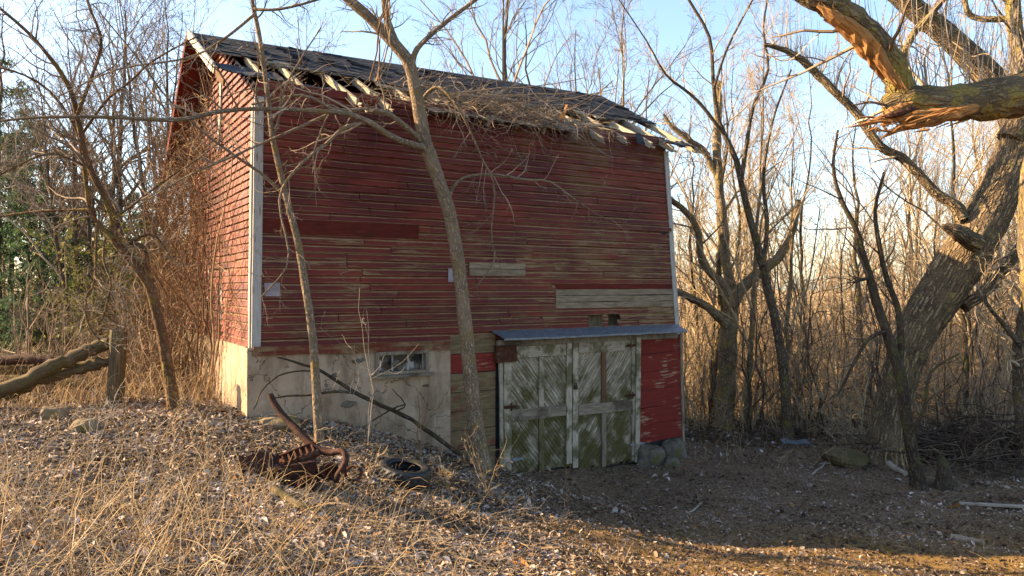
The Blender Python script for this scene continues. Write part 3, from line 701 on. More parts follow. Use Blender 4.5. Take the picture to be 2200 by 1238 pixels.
    for j in range(26):
        y0 = RY + j * .13; y1 = y0 + .15; x = -.42
        while x < 8.72:
            x1 = min(x + rng.uniform(.3, .6), 8.74); mb.add([(x, y0, back_z(x, y0) + .05), (x1 - .006, y0, back_z(x1, y0) + .05), (x1 - .006, y1, back_z(x1, y1) + .06), (x, y1, back_z(x, y1) + .06)], q=[(0, 3, 2, 1)], rn=rng.random() ** 2); x = x1
    mb.build('back_roof', M['shingle'], barn)
    mb = MB(); yo = 6.08
    for k in range(6):                               # boarded underside of the back slope
        a = RY + (yo - RY) * k / 6 + .004; b_ = RY + (yo - RY) * (k + 1) / 6
        V = [(x, y_, back_z(x, y_) + dz) for dz in (.035, .01) for x, y_ in ((-.41, a), (8.7, a), (8.7, b_), (-.41, b_))]
        mb.add(V, q=[(0, 1, 2, 3), (7, 6, 5, 4), (0, 4, 5, 1), (1, 5, 6, 2), (2, 6, 7, 3), (3, 7, 4, 0)], tc=[(p[1], 0, p[0]) for p in V])
    mb.build('soffit', M['soffit'], barn)
    mb = MB(); beam(mb, (-.40, RY, ridge_z(0) - .07), (8.66, RY, ridge_z(8.66) - .07), .04, .14); mb.build('ridge_beam', M['oldwood'], barn)
    # rake boards on the sunlit gable
    mb = MB(); a = (-.43, RY + .02, ridge_z(0) + .02); b_ = (-.43, .55, float(roof_z(0, .55)) - .02); beam(mb, a, b_, .03, .15, n=6, wob=.005); mb.build('rake_board', M['white'], barn)
    mb = MB(); beam(mb, (-.40, .52, float(roof_z(0, .52)) - .04), (-.37, .05, float(roof_z(0, 0.05)) - .12), .03, .10, n=3, wob=.006, jit=.01); mb.build('rake_board', M['redwood'], barn)
    mb = MB(); beam(mb, (-.43, RY + .03, ridge_z(0) + .02), (-.43, yo, back_z(0, yo) + .02), .03, .13, n=6, wob=.004); mb.build('rake_board', M['soffit'], barn)
    # rafters: every tail reaches past the wall, some broken short
    xs = [-.38, .28, .80, 1.42, 2.02, 2.62, 3.22, 3.85, 4.5, 5.1, 5.62, 6.2, 6.85, 7.45, 7.98, 8.58]
    tails = [.45, .1, .0, -.38, -.42, -.30, -.2, -.15, -.1, -.12, -.36, -.40, -.28, -.36, -.40, -.45]
    for x, t in zip(xs, tails):
        mb = MB(); tw = rng.normal(0, .03); up_ = -.035 if x < 3.4 else -.06; a = (x, RY - .02, float(roof_z(x, RY)) - .06); b_ = (x + tw, t, float(roof_z(x, t)) + up_ + rng.normal(0, .015))
        beam(mb, a, b_, .045, .11, n=6, wob=.006, jit=.003)
        if t < -.2:                                  # frayed end
            for _ in range(3): beam(mb, (b_[0] + rng.uniform(-.02, .02), t + .05, b_[2] + rng.uniform(-.03, .03)), (b_[0] + rng.uniform(-.03, .03), t - rng.uniform(.05, .12), b_[2] + rng.uniform(-.08, -.02)), .012, .018, jit=.004)
        mb.build('rafter', M['rafter'], barn)
    # torn remnants along the eave
    def rag(name, mat, x0, x1, y0, y1, lift0, lift1, n=10, holes=.0, thick=.012):
        mb = MB(); m = 5; U = np.linspace(x0, x1, n); V = []
        for i, u in enumerate(U):
            ra, rb = rng.uniform(-.07, .07), rng.uniform(-.05, .05)
            for j in range(m):
                f = j / (m - 1); y_ = (y0 + ra) * (1 - f) + (y1 + rb) * f
                V.append((u + rng.normal(0, .01), y_, float(roof_z(u, y_)) + (lift0 * (1 - f) + lift1 * f) + rng.normal(0, .012)))
        V = np.array(V); idx = np.arange(n * m).reshape(n, m); q = np.stack([idx[:-1, :-1], idx[1:, :-1], idx[1:, 1:], idx[:-1, 1:]], -1).reshape(-1, 4)
        V2 = V - [0, 0, thick]; mb.add(np.vstack([V, V2]), q=np.vstack([q, q[:, ::-1] + n * m]), rn=rng.random()); return mb.build(name, mat, barn)
    rag('torn_felt', M['felt'], -.30, .55, .25, 1.0, .0, -.05); rag('torn_felt', M['felt'], .45, 1.35, .12, .55, -.02, -.08); rag('torn_felt', M['felt'], 5.05, 5.9, -.2, .35, .03, .02)
    rag('torn_felt', M['felt'], 8.0, 8.55, -.42, -.15, .03, .03, 7); rag('torn_felt', M['felt'], 3.0, 5.2, -.05, .28, .01, .03)
    rag('broken_roof_board', M['oldwood'], 5.25, 5.75, -.3, -.02, .05, .06, 6, thick=.03); rag('broken_roof_board', M['oldwood'], 2.75, 4.2, -.28, .15, .02, .02, 10, thick=.03); rag('broken_roof_board', M['oldwood'], 4.2, 5.3, -.22, .05, .03, .02, 8, thick=.03)
    rag('broken_roof_board', M['oldwood'], 7.7, 8.35, -.40, -.2, .03, .03, 6, thick=.03); rag('broken_roof_board', M['oldwood'], .2, 1.35, .78, .9, .10, .10, 7, thick=.025); rag('broken_roof_board', M['oldwood'], 5.9, 6.9, .0, .18, .06, .07, 6, thick=.025)
    mb = MB(); s, z = wp(1208, 248, -.1); beam(mb, (s, -.05, z - .12), (s + .08, -.12, z + .20), .07, .03, n=3, jit=.012); mb.build('splinter', M['splinter'], barn)
    s, z = wp(1372, 290, -.12); mb = MB(); m = 6                      # felt flap hanging from the eave
    Vv = [(s + dx + rng.normal(0, .006), -.12 - .02 * k + rng.normal(0, .006), z + .03 - .045 * k) for k in range(m) for dx in (-.06 - .02 * min(k, 3), .05 + .02 * (k % 3))]
    mb.add(Vv, q=[(2 * k, 2 * k + 1, 2 * k + 3, 2 * k + 2) for k in range(m - 1)]); mb.build('felt_flap', M['felt'], barn)
    # white trim strips seen through the vines on the gable
    for y_, z0, z1 in ((2.35, 2.35 - ZB, 3.55 - ZB), (2.2, -.8 - ZB, .45 - ZB), (3.4, -.8 - ZB, .45 - ZB)):
        mb = MB(); beam(mb, (-.012, y_, z0), (.03, y_, z1), .03, .12, up=(0, 1, 0), n=3, wob=.003); mb.build('window_trim', M['white'], barn)
    # slab footing along the foot of the wall
    mb = MB(); n = 14; 
    for i in range(n):
        f = i / n; f2 = (i + 1) / n - .006
        pa = wp(560 + 420 * f, 900 + 90 * f ** 1.2, -.35); 
        box(mb, (xe * f - .1, -.42, -.5), (xe * f2 - .1, -.045, pa[1] + rng.normal(0, .01)), .012)
    mb.build('stone_footing', M['concrete'], barn)
build_barn()
# ------------------------------------------------------------------ trees
def limb(rows, n=24, wob=.0):
    """rows of (photo x, photo y, distance, photo width) -> centre line and radii in metres"""
    s = spline(rows, n); P = np.stack([(s[:, 0] - 1100) / F * s[:, 2], s[:, 2], (619 - s[:, 1]) / F * s[:, 2]], 1)
    Rr = np.maximum(s[:, 3], 1.2) / 2 / F * s[:, 2]
    if wob: P[1:-1] += rng.normal(0, wob, (n - 2, 3))
    return P, Rr
def based(rows, d, dd=0.0):
    """set the distance of a trunk from where its foot meets the ground; dd = how far the top leans toward (-) or away"""
    m = len(rows); return [(x, y, d + dd * i / (m - 1), w) for i, (x, y, w) in enumerate(rows)]
def foot(P, Rr, flare=1.35, down=.25):
    P = P.copy(); Rr = Rr.copy(); h = P[:, 2] - P[0, 2]
    Rr *= 1 + (flare - 1) * np.exp(-h / .22)
    P = np.vstack([[P[0, 0], P[0, 1], P[0, 2] - down], P]); Rr = np.concatenate([[Rr[0] * 1.15], Rr]); return P, Rr
def crown_of(mb, srcs, levels, k=3):
    """levels: list of dicts for spawn(); srcs: [(P,R)] single lines"""
    for P, Rr in srcs:
        cur = (P[None], Rr[None])
        for i, lv in enumerate(levels):
            cur = spawn(*cur, **lv); tubes(mb, cur[0], cur[1], 5 if i == 0 else k)
def thin(t, L, w, wl=None): return (t[0], t[1] * w), [(a, b * (wl or w)) for a, b in L]
def hero(name, label, cat, loc, trunk, limbs, bark, twig, levels, limb_levels=None, k=12, lump=.03, group=None, crown_srcs=None, ridge=0.0):
    e = empty(name, loc, label, cat, group)
    mb = MB(); tubes(mb, *trunk, k=k, lump=lump * (.3 if ridge else 1), cap=True, ridge=ridge); mb.build('trunk', bark, e, True, None).matrix_parent_inverse.identity()
    out = [trunk]
    for l in limbs:
        mb = MB(); tubes(mb, *l, k=min(20, max(6, k - 3)), lump=lump, cap=True); mb.build('limb', bark, e, True); out.append(l)
    mb = MB(); crown_of(mb, crown_srcs if crown_srcs is not None else out, levels)
    if mb.n: mb.build('crown', twig, e)
    for ch in e.children:                                # meshes were made in world metres
        me = ch.data; co = np.empty(len(me.vertices) * 3); me.vertices.foreach_get('co', co); co = co.reshape(-1, 3) - np.asarray(loc); me.vertices.foreach_set('co', co.ravel()); me.update()
    return e
LV = lambda c, **k: dict(c=c, **k)

# forked tree before the long wall
b = gp(1037, 1012); d = b[1]
tr = limb(based([(1037, 1014, 48), (1024, 930, 43), (1012, 820, 40), (1000, 700, 38), (988, 590, 37), (966, 460, 36), (936, 370, 36), (912, 300, 37), (896, 210, 34), (880, 140, 34), (862, 112, 32), (828, 74, 30), (790, 35, 28), (745, -5, 27), (690, -50, 25), (600, -120, 20)], d, -.6), 60)
tr = foot(*tr, 1.3)
L = [limb([(884, 145, d - .4, 16), (893, 110, d - .4, 14), (915, 85, d - .35, 12), (955, 50, d - .2, 11), (1005, 12, d, 10), (1060, -30, d, 8)], 14),
     limb([(858, 108, d - .4, 22), (845, 80, d - .3, 20), (833, 45, d - .3, 17), (826, 5, d - .3, 15), (815, -60, d - .3, 12)], 12),
     limb([(912, 318, d - .3, 18), (880, 310, d - .7, 18), (838, 293, d - 1.0, 17), (790, 262, d - 1.3, 15), (740, 244, d - 1.6, 13), (660, 238, d - 2.0, 11), (560, 234, d - 2.3, 10), (470, 240, d - 2.6, 11), (380, 258, d - 2.9, 11), (260, 253, d - 3.2, 9), (160, 251, d - 3.4, 8), (60, 254, d - 3.5, 6), (-60, 268, d - 3.6, 6)], 40),
     limb([(905, 305, d - .3, 14), (880, 280, d - .6, 13), (835, 245, d - .8, 12), (790, 236, d - 1, 11), (720, 236, d - 1.2, 9), (650, 205, d - 1.3, 7), (540, 225, d - 1.4, 5)], 20),
     limb([(962, 440, d, 9), (975, 400, d + .1, 8), (1010, 378, d + .2, 7), (1070, 376, d + .3, 7), (1130, 387, d + .3, 7), (1180, 390, d + .35, 5), (1230, 425, d + .4, 4), (1290, 465, d + .5, 2), (1350, 482, d + .6, 1.4)], 20),
     limb([(895, 230, d, 10), (930, 190, d - .1, 9), (960, 200, d - .2, 8), (1000, 260, d - .2, 6), (1030, 330, d, 5), (1062, 400, d, 4), (1055, 500, d + .1, 4), (1062, 560, d + .1, 4), (1020, 620, d, 3)], 24),
     limb([(790, 262, d - 1.3, 9), (740, 275, d - 1.5, 9), (700, 310, d - 1.6, 8), (640, 360, d - 1.8, 7), (600, 430, d - 1.9, 6), (620, 560, d - 2, 4), (560, 640, d - 2.1, 3)], 22),
     limb([(720, 240, d - 1.6, 8), (640, 275, d - 1.8, 7), (560, 310, d - 2, 6), (480, 345, d - 2.2, 5), (400, 380, d - 2.3, 4), (300, 440, d - 2.4, 3)], 18)]
tr, L = thin(tr, L, .80, .9)
hero('bare_tree', 'forked bare tree with smooth brown trunk standing before the plank doors', 'tree', b, tr, L, M['bark_center'], M['twig_grey'],
     [LV(15, t0=.25, ang=(25, 75), ratio=.24, n=10, wig=.16, up=.02, lmin=.4, lmax=1.8, rr=.4, rmin=.0035), LV(5, ang=(25, 70), ratio=.5, n=6, wig=.2, up=.0, rmin=.0022, t0=.2), LV(2, ang=(25, 60), ratio=.5, n=5, wig=.2, rmin=.0018)], crown_srcs=[(tr[0][38:], tr[1][38:])] + [l for l in L])

# thin tree before the cellar wall
b = gp(686, 955); d = b[1]
tr = foot(*limb(based([(687, 956, 22), (680, 850, 22), (675, 760, 21), (666, 680, 20), (655, 610, 19), (640, 520, 18), (622, 450, 17), (602, 370, 15), (585, 290, 14), (578, 225, 13), (568, 150, 12), (556, 70, 11), (543, 10, 10), (535, -60, 8)], d, -.3), 46), 1.2)
L = [limb([(612, 420, d - .1, 9), (570, 380, d - .2, 8), (520, 345, d - .4, 7), (470, 310, d - .6, 7), (420, 270, d - .8, 6), (350, 200, d - 1, 5), (300, 130, d - 1.2, 4), (200, 10, d - 1.4, 3)], 20),
     limb([(586, 300, d - .2, 7), (600, 250, d - .2, 6), (612, 190, d - .2, 5), (650, 120, d - .1, 4), (690, 60, d, 3)], 14), limb([(545, 20, d - .3, 9), (600, 20, d - .4, 7), (680, 0, d - .4, 6), (760, -30, d - .4, 5)], 10),
     limb([(548, 30, d - .3, 8), (500, 70, d - .5, 7), (440, 110, d - .6, 6), (380, 130, d - .8, 5), (250, 150, d - 1, 4), (120, 210, d - 1.1, 3)], 16)]
tr, L = thin(tr, L, .88)
hero('bare_tree', 'slender mossy-trunked young tree in front of the plastered cellar wall', 'tree', b, tr, L, M['bark_center'], M['twig_grey'],
     [LV(15, t0=.2, ang=(25, 70), ratio=.27, n=9, wig=.15, up=.05, lmin=.35, lmax=1.5, rr=.45, rmin=.0035), LV(5, ang=(25, 65), ratio=.5, n=6, wig=.2, rmin=.002), LV(2, ang=(25, 60), ratio=.5, n=4, wig=.2, rmin=.0016)], k=10, crown_srcs=[(tr[0][24:], tr[1][24:])] + L)

# leaning tree by the gable
b = gp(374, 884); d = b[1]
tr = foot(*limb(based([(375, 885, 34), (362, 800, 31), (348, 720, 30), (334, 660, 29), (322, 615, 28), (302, 585, 27), (270, 545, 25), (246, 515, 23), (243, 476, 19), (226, 425, 18), (204, 385, 17), (184, 335, 16), (170, 270, 15), (155, 205, 14), (130, 155, 13), (100, 115, 11), (60, 70, 10), (0, 18, 8), (-60, -30, 7)], d, -1.6), 60), 1.25)
L = [limb([(312, 600, d - .4, 17), (316, 560, d - .5, 13), (306, 528, d - .6, 11), (280, 522, d - .6, 9), (330, 505, d - .8, 7), (372, 560, d - .8, 4)], 18),
     limb([(244, 515, d - .7, 14), (212, 482, d - .7, 13), (193, 452, d - .8, 12), (185, 391, d - .8, 11), (176, 330, d - .9, 10), (160, 270, d - .9, 9), (100, 190, d - 1, 7), (20, 150, d - 1.1, 5), (-60, 140, d - 1.1, 4)], 24),
     limb([(165, 250, d - 1.2, 10), (195, 170, d - 1.2, 9), (218, 90, d - 1.3, 8), (190, 10, d - 1.3, 7), (180, -50, d - 1.3, 6)], 14),
     limb([(200, 450, d - .8, 9), (140, 452, d - .7, 7), (70, 455, d - .6, 6), (-30, 470, d - .4, 5)], 12),
     limb([(243, 470, d - .8, 8), (300, 430, d - .7, 7), (350, 390, d - .6, 6), (420, 345, d - .5, 4), (480, 300, d - .4, 3)], 14),
     limb([(226, 510, d - .8, 6), (222, 560, d - 1, 6), (238, 605, d - 1.1, 6), (228, 660, d - 1.2, 6), (218, 690, d - 1.2, 5)], 12),
     limb([(208, 480, d - .8, 6), (206, 540, d - .9, 6), (202, 610, d - 1, 6), (185, 640, d - 1, 6), (190, 700, d - 1.1, 6), (228, 745, d - 1.1, 5)], 14),
     limb([(175, 290, d - 1, 8), (230, 215, d - 1, 7), (280, 175, d - 1, 6), (330, 130, d - 1, 5), (420, 80, d - 1, 4)], 12),
     limb([(190, 360, d - .9, 7), (110, 330, d - 1.2, 6), (30, 360, d - 1.4, 5), (-40, 400, d - 1.5, 4)], 12)]
tr, L = thin(tr, L, .74, .8)
hero('bare_tree', 'crooked leaning tree with orange-brown trunk beside the vine-covered gable', 'tree', b, tr, L, M['bark_orange'], M['twig_grey'],
     [LV(15, t0=.2, ang=(25, 80), ratio=.35, n=9, wig=.17, up=.02, lmin=.5, lmax=1.9, rr=.45, rmin=.0035), LV(5, ang=(25, 75), ratio=.5, n=7, wig=.2, up=.0, rmin=.0026), LV(3, ang=(25, 65), ratio=.5, n=5, wig=.2, rmin=.002)], crown_srcs=[(tr[0][26:], tr[1][26:])] + L)

# great leaning tree on the right
b = gp(1905, 990); d = b[1]
tr = limb(based([(1903, 992, 98), (1914, 900, 86), (1932, 810, 82), (1958, 740, 88), (1990, 680, 96), (2030, 615, 106), (2072, 545, 106), (2118, 470, 100), (2152, 400, 94), (2180, 330, 90), (2190, 270, 84), (2160, 205, 70), (2112, 150, 60), (2058, 98, 54), (2000, 48, 50), (1940, 0, 46), (1880, -60, 40)], d, .8), 170)
tr = foot(*tr, 1.25)
L = [limb([(2066, 470, d + .2, 34), (2052, 442, d + .2, 28), (2010, 415, d + .3, 24), (1972, 372, d + .4, 22), (1938, 340, d + .5, 22), (1890, 312, d + .5, 21), (1845, 250, d + .6, 20), (1800, 205, d + .6, 19), (1760, 165, d + .7, 20), (1722, 130, d + .7, 17), (1690, 108, d + .7, 14), (1642, 95, d + .7, 9)], 34, .008),
     limb([(2070, 660, d + .2, 30), (2110, 632, d + .3, 28), (2140, 600, d + .4, 27), (2165, 570, d + .4, 24), (2195, 525, d + .5, 22), (2250, 470, d + .5, 18)], 16, .008),
     limb([(2170, 300, d + .3, 60), (2205, 235, d + .3, 60), (2240, 140, d + .4, 52), (2270, 20, d + .4, 44), (2300, -60, d + .4, 36)], 14),
     limb([(2095, 522, d - .2, 46), (2066, 504, d - .35, 40), (2046, 492, d - .45, 30), (2026, 484, d - .5, 8)], 10, .02)]
tr, L = thin(tr, L, .88, .88)
big = hero('willow_tree', 'massive leaning tree with deeply furrowed trunk on the right of the yard', 'tree', b, tr, L, M['bark_big'], M['twig_tan'],
     [LV(10, t0=.25, ang=(30, 80), ratio=.3, n=8, wig=.15, up=.15, lmin=.5, lmax=2.2, rr=.3, rmin=.004), LV(5, ang=(25, 70), ratio=.5, n=6, wig=.2, up=.1, rmin=.003), LV(3, ang=(25, 65), ratio=.5, n=5, wig=.2, rmin=.0024)], k=64, lump=.03, ridge=.085, crown_srcs=[(tr[0][110:], tr[1][110:]), L[0], L[1], L[2]])
def sprouts(parent, lines, n, lo, hi, mat, spread=.22, name='water_sprout'):
    mb = MB(); ax = np.asarray(parent.location)
    for P, Rr in lines:
        t = rng.uniform(.03, .97, n) * (len(P) - 1); i = t.astype(int); w = (t - i)[:, None]; i2 = np.minimum(i + 1, len(P) - 1)
        p = P[i] * (1 - w) + P[i2] * w; r_ = Rr[i]; p[:, 2] += r_ * .8
        cl = np.round(t * 1.2); dirs = np.stack([rng.normal(0, spread, n), rng.normal(0, spread, n), np.ones(n)], 1); ln = rng.uniform(lo, hi, n) * rng.uniform(.5, 1, n)
        m = 7; cu = np.cumsum(rng.normal(0, .05, (n, m - 1, 3)), 1); D = dirs[:, None] * np.array([1, 1, 1]) + cu; D[..., :2] *= np.linspace(1.8, .5, m - 1)[None, :, None]; D /= np.linalg.norm(D, axis=2, keepdims=True)
        PP = np.concatenate([p[:, None], p[:, None] + np.cumsum(D * (ln / (m - 1))[:, None, None], 1)], 1)
        tubes(mb, PP - ax, np.linspace(1, .35, m)[None] * rng.uniform(.004, .0085, (n, 1)), 3)
    o = mb.build(name, mat, parent); o['kind'] = 'stuff'; return o
sprouts(big, [(tr[0][112:], tr[1][112:]), (tr[0][72:115], tr[1][72:115])], 120, .5, 2.0, M['sprout']); sprouts(big, [L[0]], 220, .4, 1.6, M['sprout']); sprouts(big, [L[1], L[2]], 60, .4, 1.4, M['sprout'])

# tree outside the frame whose split limb reaches in
bx, by = 6.35, 8.6; zg = float(gz(bx, by)); dd = 8.7
T = np.array([(bx, by, zg), (bx + .02, by, zg + 1.2), (bx - .05, by, zg + 2.6), (bx - .1, by + .02, zg + 3.6), (bx - .12, by + .05, zg + 4.6), (bx + .1, by + .1, zg + 6), (bx + .3, by, zg + 8)])
tp = spline(np.column_stack([T, [.36, .32, .30, .31, .27, .2, .12]]), 30)
L = [limb([(2290, 205, dd, 100), (2235, 200, dd, 94), (2180, 205, dd - .05, 92), (2120, 215, dd - .1, 86), (2060, 222, dd - .15, 78), (2000, 222, dd - .2, 70), (1950, 218, dd - .2, 72), (1920, 222, dd - .2, 58), (1900, 230, dd - .2, 34)], 30, .008),
     limb([(1945, 215, dd - .2, 66), (1930, 175, dd - .25, 66), (1908, 130, dd - .3, 68), (1876, 85, dd - .35, 66), (1838, 46, dd - .4, 64), (1792, 18, dd - .45, 60), (1740, -8, dd - .5, 54), (1690, -40, dd - .5, 48), (1600, -110, dd - .6, 36)], 30, .008),
     limb([(2194, 180, dd, 36), (2186, 110, dd + .1, 32), (2180, 50, dd + .1, 30), (2174, -20, dd + .1, 28), (2165, -80, dd + .1, 22)], 14),
     limb([(1916, 165, dd - .2, 18), (1938, 122, dd - .15, 16), (1962, 72, dd - .1, 16), (1998, 34, dd - .05, 14), (2030, -4, dd, 12), (2070, -60, dd, 9)], 16, .004),
     limb([(2182, 40, dd + .1, 14), (2130, 42, dd + .2, 13), (2095, 38, dd + .3, 12), (2076, 20, dd + .3, 11), (2072, -40, dd + .3, 10)], 12)]
L[1] = (L[1][0], L[1][1] * .86)
nb = hero('willow_tree', 'mossy tree whose split limb of raw orange wood overhangs the yard', 'tree', (bx, by, zg), (tp[:, :3], tp[:, 3]), L, M['bark_moss'], M['twig_grey'],
     [LV(8, t0=.2, ang=(40, 85), ratio=.5, n=8, wig=.18, up=.25, lmin=.5, lmax=1.6, rr=.18, rmin=.003), LV(4, ang=(25, 70), ratio=.5, n=6, wig=.2, up=.1, rmin=.0025), LV(2, ang=(25, 65), ratio=.5, n=5, wig=.2, rmin=.002)], k=16, lump=.05, crown_srcs=L)
sprouts(nb, [L[0]], 90, .6, 1.9, M['sprout'], .12); sprouts(nb, [L[1]], 50, .3, 1.0, M['sprout'])
def splinters(parent, rows_list, mat, name):
    ax = np.asarray(parent.location)
    for rows in rows_list:
        P, Rr = limb(rows, 16); mb = MB(); k = 7; V = []; m = len(P)
        mb2 = MB(); tubes(mb2, P, Rr, k, lump=.16)
        v = np.concatenate(mb2.v) - ax; tc = np.concatenate(mb2.tc); mb.add(v, q=np.concatenate(mb2.q), rn=rng.random(), tc=tc); mb.build(name, mat, parent)
e_ = dd - .42
splinters(nb, [[(2100, 232, e_, 16), (2050, 246, e_, 30), (2000, 256, e_, 34), (1950, 268, e_, 24), (1915, 284, e_ - .02, 10), (1890, 300, e_ - .05, 3)], [(2040, 236, e_ - .02, 10), (1990, 244, e_ - .03, 22), (1940, 252, e_ - .02, 26), (1900, 256, e_, 18), (1860, 266, e_, 9), (1825, 274, e_, 2)],
               [(1960, 222, e_, 8), (1930, 236, e_ - .02, 20), (1908, 246, e_ - .02, 22), (1890, 252, e_, 6)]], M['splinter'], 'split_wood')
splinters(nb, [[(1935, 190, dd - .5, 10), (1905, 150, dd - .58, 24), (1875, 105, dd - .64, 34), (1835, 65, dd - .68, 32), (1790, 35, dd - .72, 26), (1755, 12, dd - .72, 8)], [(1898, 170, dd - .48, 8), (1870, 130, dd - .55, 18), (1840, 92, dd - .6, 20), (1800, 60, dd - .62, 10), (1770, 42, dd - .62, 4)]], M['splinter'], 'split_wood')
splinters(nb, [[(1975, 232, dd - .50, 4), (1945, 240, dd - .54, 13), (1920, 246, dd - .54, 14), (1895, 250, dd - .5, 3)]], M['rustdark'], 'rot_hollow')

mb = MB(); ax_ = np.asarray(nb.location)                  # loose fibres standing off the torn wood
for rows, nf in (([(2090, 236), (2000, 258), (1920, 274), (1860, 268)], 60), ([(1935, 190), (1876, 108), (1800, 42), (1760, 14)], 46)):
    for _ in range(nf):
        t = rng.uniform(0, .85); s_ = spline([(x, y, dd - .55) for x, y in rows], 40); i = int(t * 39); j = min(39, i + rng.integers(3, 12)); seg = s_[[i, (i + j) // 2, j]].copy(); o2 = rng.normal(0, 10, 2)
        seg[:, :2] += o2; seg[-1, :2] += rng.normal(0, 7, 2); seg[:, 2] += rng.normal(0, .06)
        P = np.stack([(seg[:, 0] - 1100) / F * seg[:, 2], seg[:, 2], (619 - seg[:, 1]) / F * seg[:, 2]], 1); tubes(mb, spline(P, 5) - ax_, np.array([.5, 1, .9, .6, .15]) * rng.uniform(.004, .016), 4)
fb = mb.build('wood_fibre', M['splinter'], nb); fb['kind'] = 'stuff'
# dead crooked trunk in the thicket
d = 18.6; b = np.array([(1556 - 1100) / F * d, d, 0.]); b[2] = float(gz(b[0], b[1])); yb = 619 - b[2] / d * F
tr = foot(*limb(based([(1556, yb, 62), (1560, 820, 54), (1562, 760, 56), (1566, 700, 52), (1572, 655, 46), (1592, 620, 36), (1628, 590, 32), (1666, 560, 30), (1690, 528, 26), (1704, 490, 22), (1716, 430, 14)], d, .4), 40, .012), 1.2)
L = [limb([(1568, 660, d, 34), (1556, 620, d, 26), (1530, 590, d, 22), (1508, 560, d, 20), (1500, 500, d - .1, 20), (1480, 462, d - .1, 18), (1445, 430, d - .2, 15), (1410, 405, d - .2, 12)], 20, .012),
     limb([(1560, 700, d, 26), (1520, 660, d - .1, 22), (1480, 638, d - .2, 20), (1440, 622, d - .3, 16), (1390, 612, d - .3, 12)], 14, .012),
     limb([(1576, 640, d + .3, 28), (1560, 560, d + .4, 26), (1550, 470, d + .4, 26), (1544, 380, d + .4, 24), (1540, 300, d + .4, 22), (1543, 230, d + .4, 20), (1545, 175, d + .4, 14)], 20, .012),
     limb([(1545, 390, d + .4, 18), (1515, 330, d + .4, 18), (1480, 300, d + .3, 18), (1440, 268, d + .3, 12), (1425, 245, d + .3, 6)], 14, .012)]
tr, L = thin(tr, L, .70, .78)
hero('dead_tree', 'thick crooked dead trunk with peeling patches in the thicket past the barn corner', 'tree', b, tr, L, M['bark_light'], M['twig_tan'],
     [LV(6, t0=.3, ang=(30, 80), ratio=.35, n=8, wig=.17, up=.15, lmin=.7, lmax=2.4, rr=.3, rmin=.006), LV(4, ang=(25, 70), ratio=.5, n=6, wig=.2, up=.1, rmin=.004), LV(3, ang=(25, 65), ratio=.5, n=5, wig=.2, rmin=.003)], k=14, lump=.06, crown_srcs=L[:2] + L[3:])
# slim straight-ish trunks between it and the great tree
d = 16.7; b = np.array([(1692 - 1100) / F * d, d, 0.]); b[2] = float(gz(b[0], b[1])); yb = 619 - b[2] / d * F
tr = foot(*limb(based([(1693, yb, 30), (1688, 850, 26), (1678, 760, 25), (1664, 680, 24), (1650, 620, 23), (1636, 560, 22), (1620, 500, 20), (1606, 450, 18), (1592, 390, 16), (1580, 340, 15), (1552, 280, 13), (1540, 240, 12), (1532, 170, 10), (1524, 80, 9), (1480, 0, 7), (1450, -60, 5)], d, .3), 46), 1.2)
L = [limb([(1592, 390, d, 12), (1604, 310, d, 11), (1618, 230, d, 9), (1650, 150, d + .2, 7), (1640, 60, d + .2, 5), (1655, -30, d + .2, 4)], 16), limb([(1556, 290, d + .1, 10), (1510, 230, d, 9), (1480, 200, d, 8), (1430, 160, d - .1, 6), (1390, 90, d - .2, 4), (1330, 0, d - .3, 3)], 16), limb([(1640, 570, d, 12), (1648, 480, d + .1, 11), (1640, 380, d + .2, 9), (1660, 260, d + .3, 6), (1700, 150, d + .3, 4)], 16),
     limb([(1534, 190, d, 8), (1560, 110, d, 6), (1600, 30, d, 5), (1640, -40, d, 4)], 10)]
tr, L = thin(tr, L, .82, .85)
hero('bare_tree', 'slim grey tree with one smooth curving trunk midway between barn and great leaning tree', 'tree', b, tr, L, M['bark_grey'], M['twig_tan'],
     [LV(10, t0=.3, ang=(25, 65), ratio=.3, n=8, wig=.14, up=.15, lmin=.6, lmax=2.2, rr=.4, rmin=.0045), LV(5, ang=(25, 65), ratio=.5, n=6, wig=.18, up=.1, rmin=.0035), LV(3, ang=(25, 60), ratio=.5, n=5, wig=.2, rmin=.0028)], k=10, crown_srcs=[(tr[0][24:], tr[1][24:])] + L)
# small dark tree in front of the great one
b = gp(1974, 1050); d = b[1]
tr = foot(*limb(based([(1975, 1052, 30), (1962, 985, 25), (1952, 925, 24), (1942, 860, 24), (1934, 803, 24), (1918, 755, 22), (1902, 705, 20), (1886, 660, 19), (1870, 600, 17), (1852, 540, 14), (1838, 490, 12), (1808, 430, 9), (1790, 360, 7), (1800, 280, 5)], d, .5), 44), 1.3)
L = [limb([(1932, 800, d + .2, 16), (1936, 730, d + .2, 14), (1928, 660, d + .3, 13), (1905, 600, d + .3, 12), (1890, 530, d + .3, 10), (1880, 450, d + .4, 8), (1900, 370, d + .4, 6)], 18), limb([(1866, 598, d + .3, 8), (1846, 602, d + .2, 8), (1836, 608, d + .2, 6)], 6), limb([(1955, 930, d, 9), (1985, 880, d - .2, 8), (2000, 800, d - .2, 6), (2060, 760, d - .2, 4)], 10), limb([(1905, 710, d + .2, 9), (1865, 730, d, 8), (1830, 790, d, 6), (1800, 850, d, 4)], 10)]
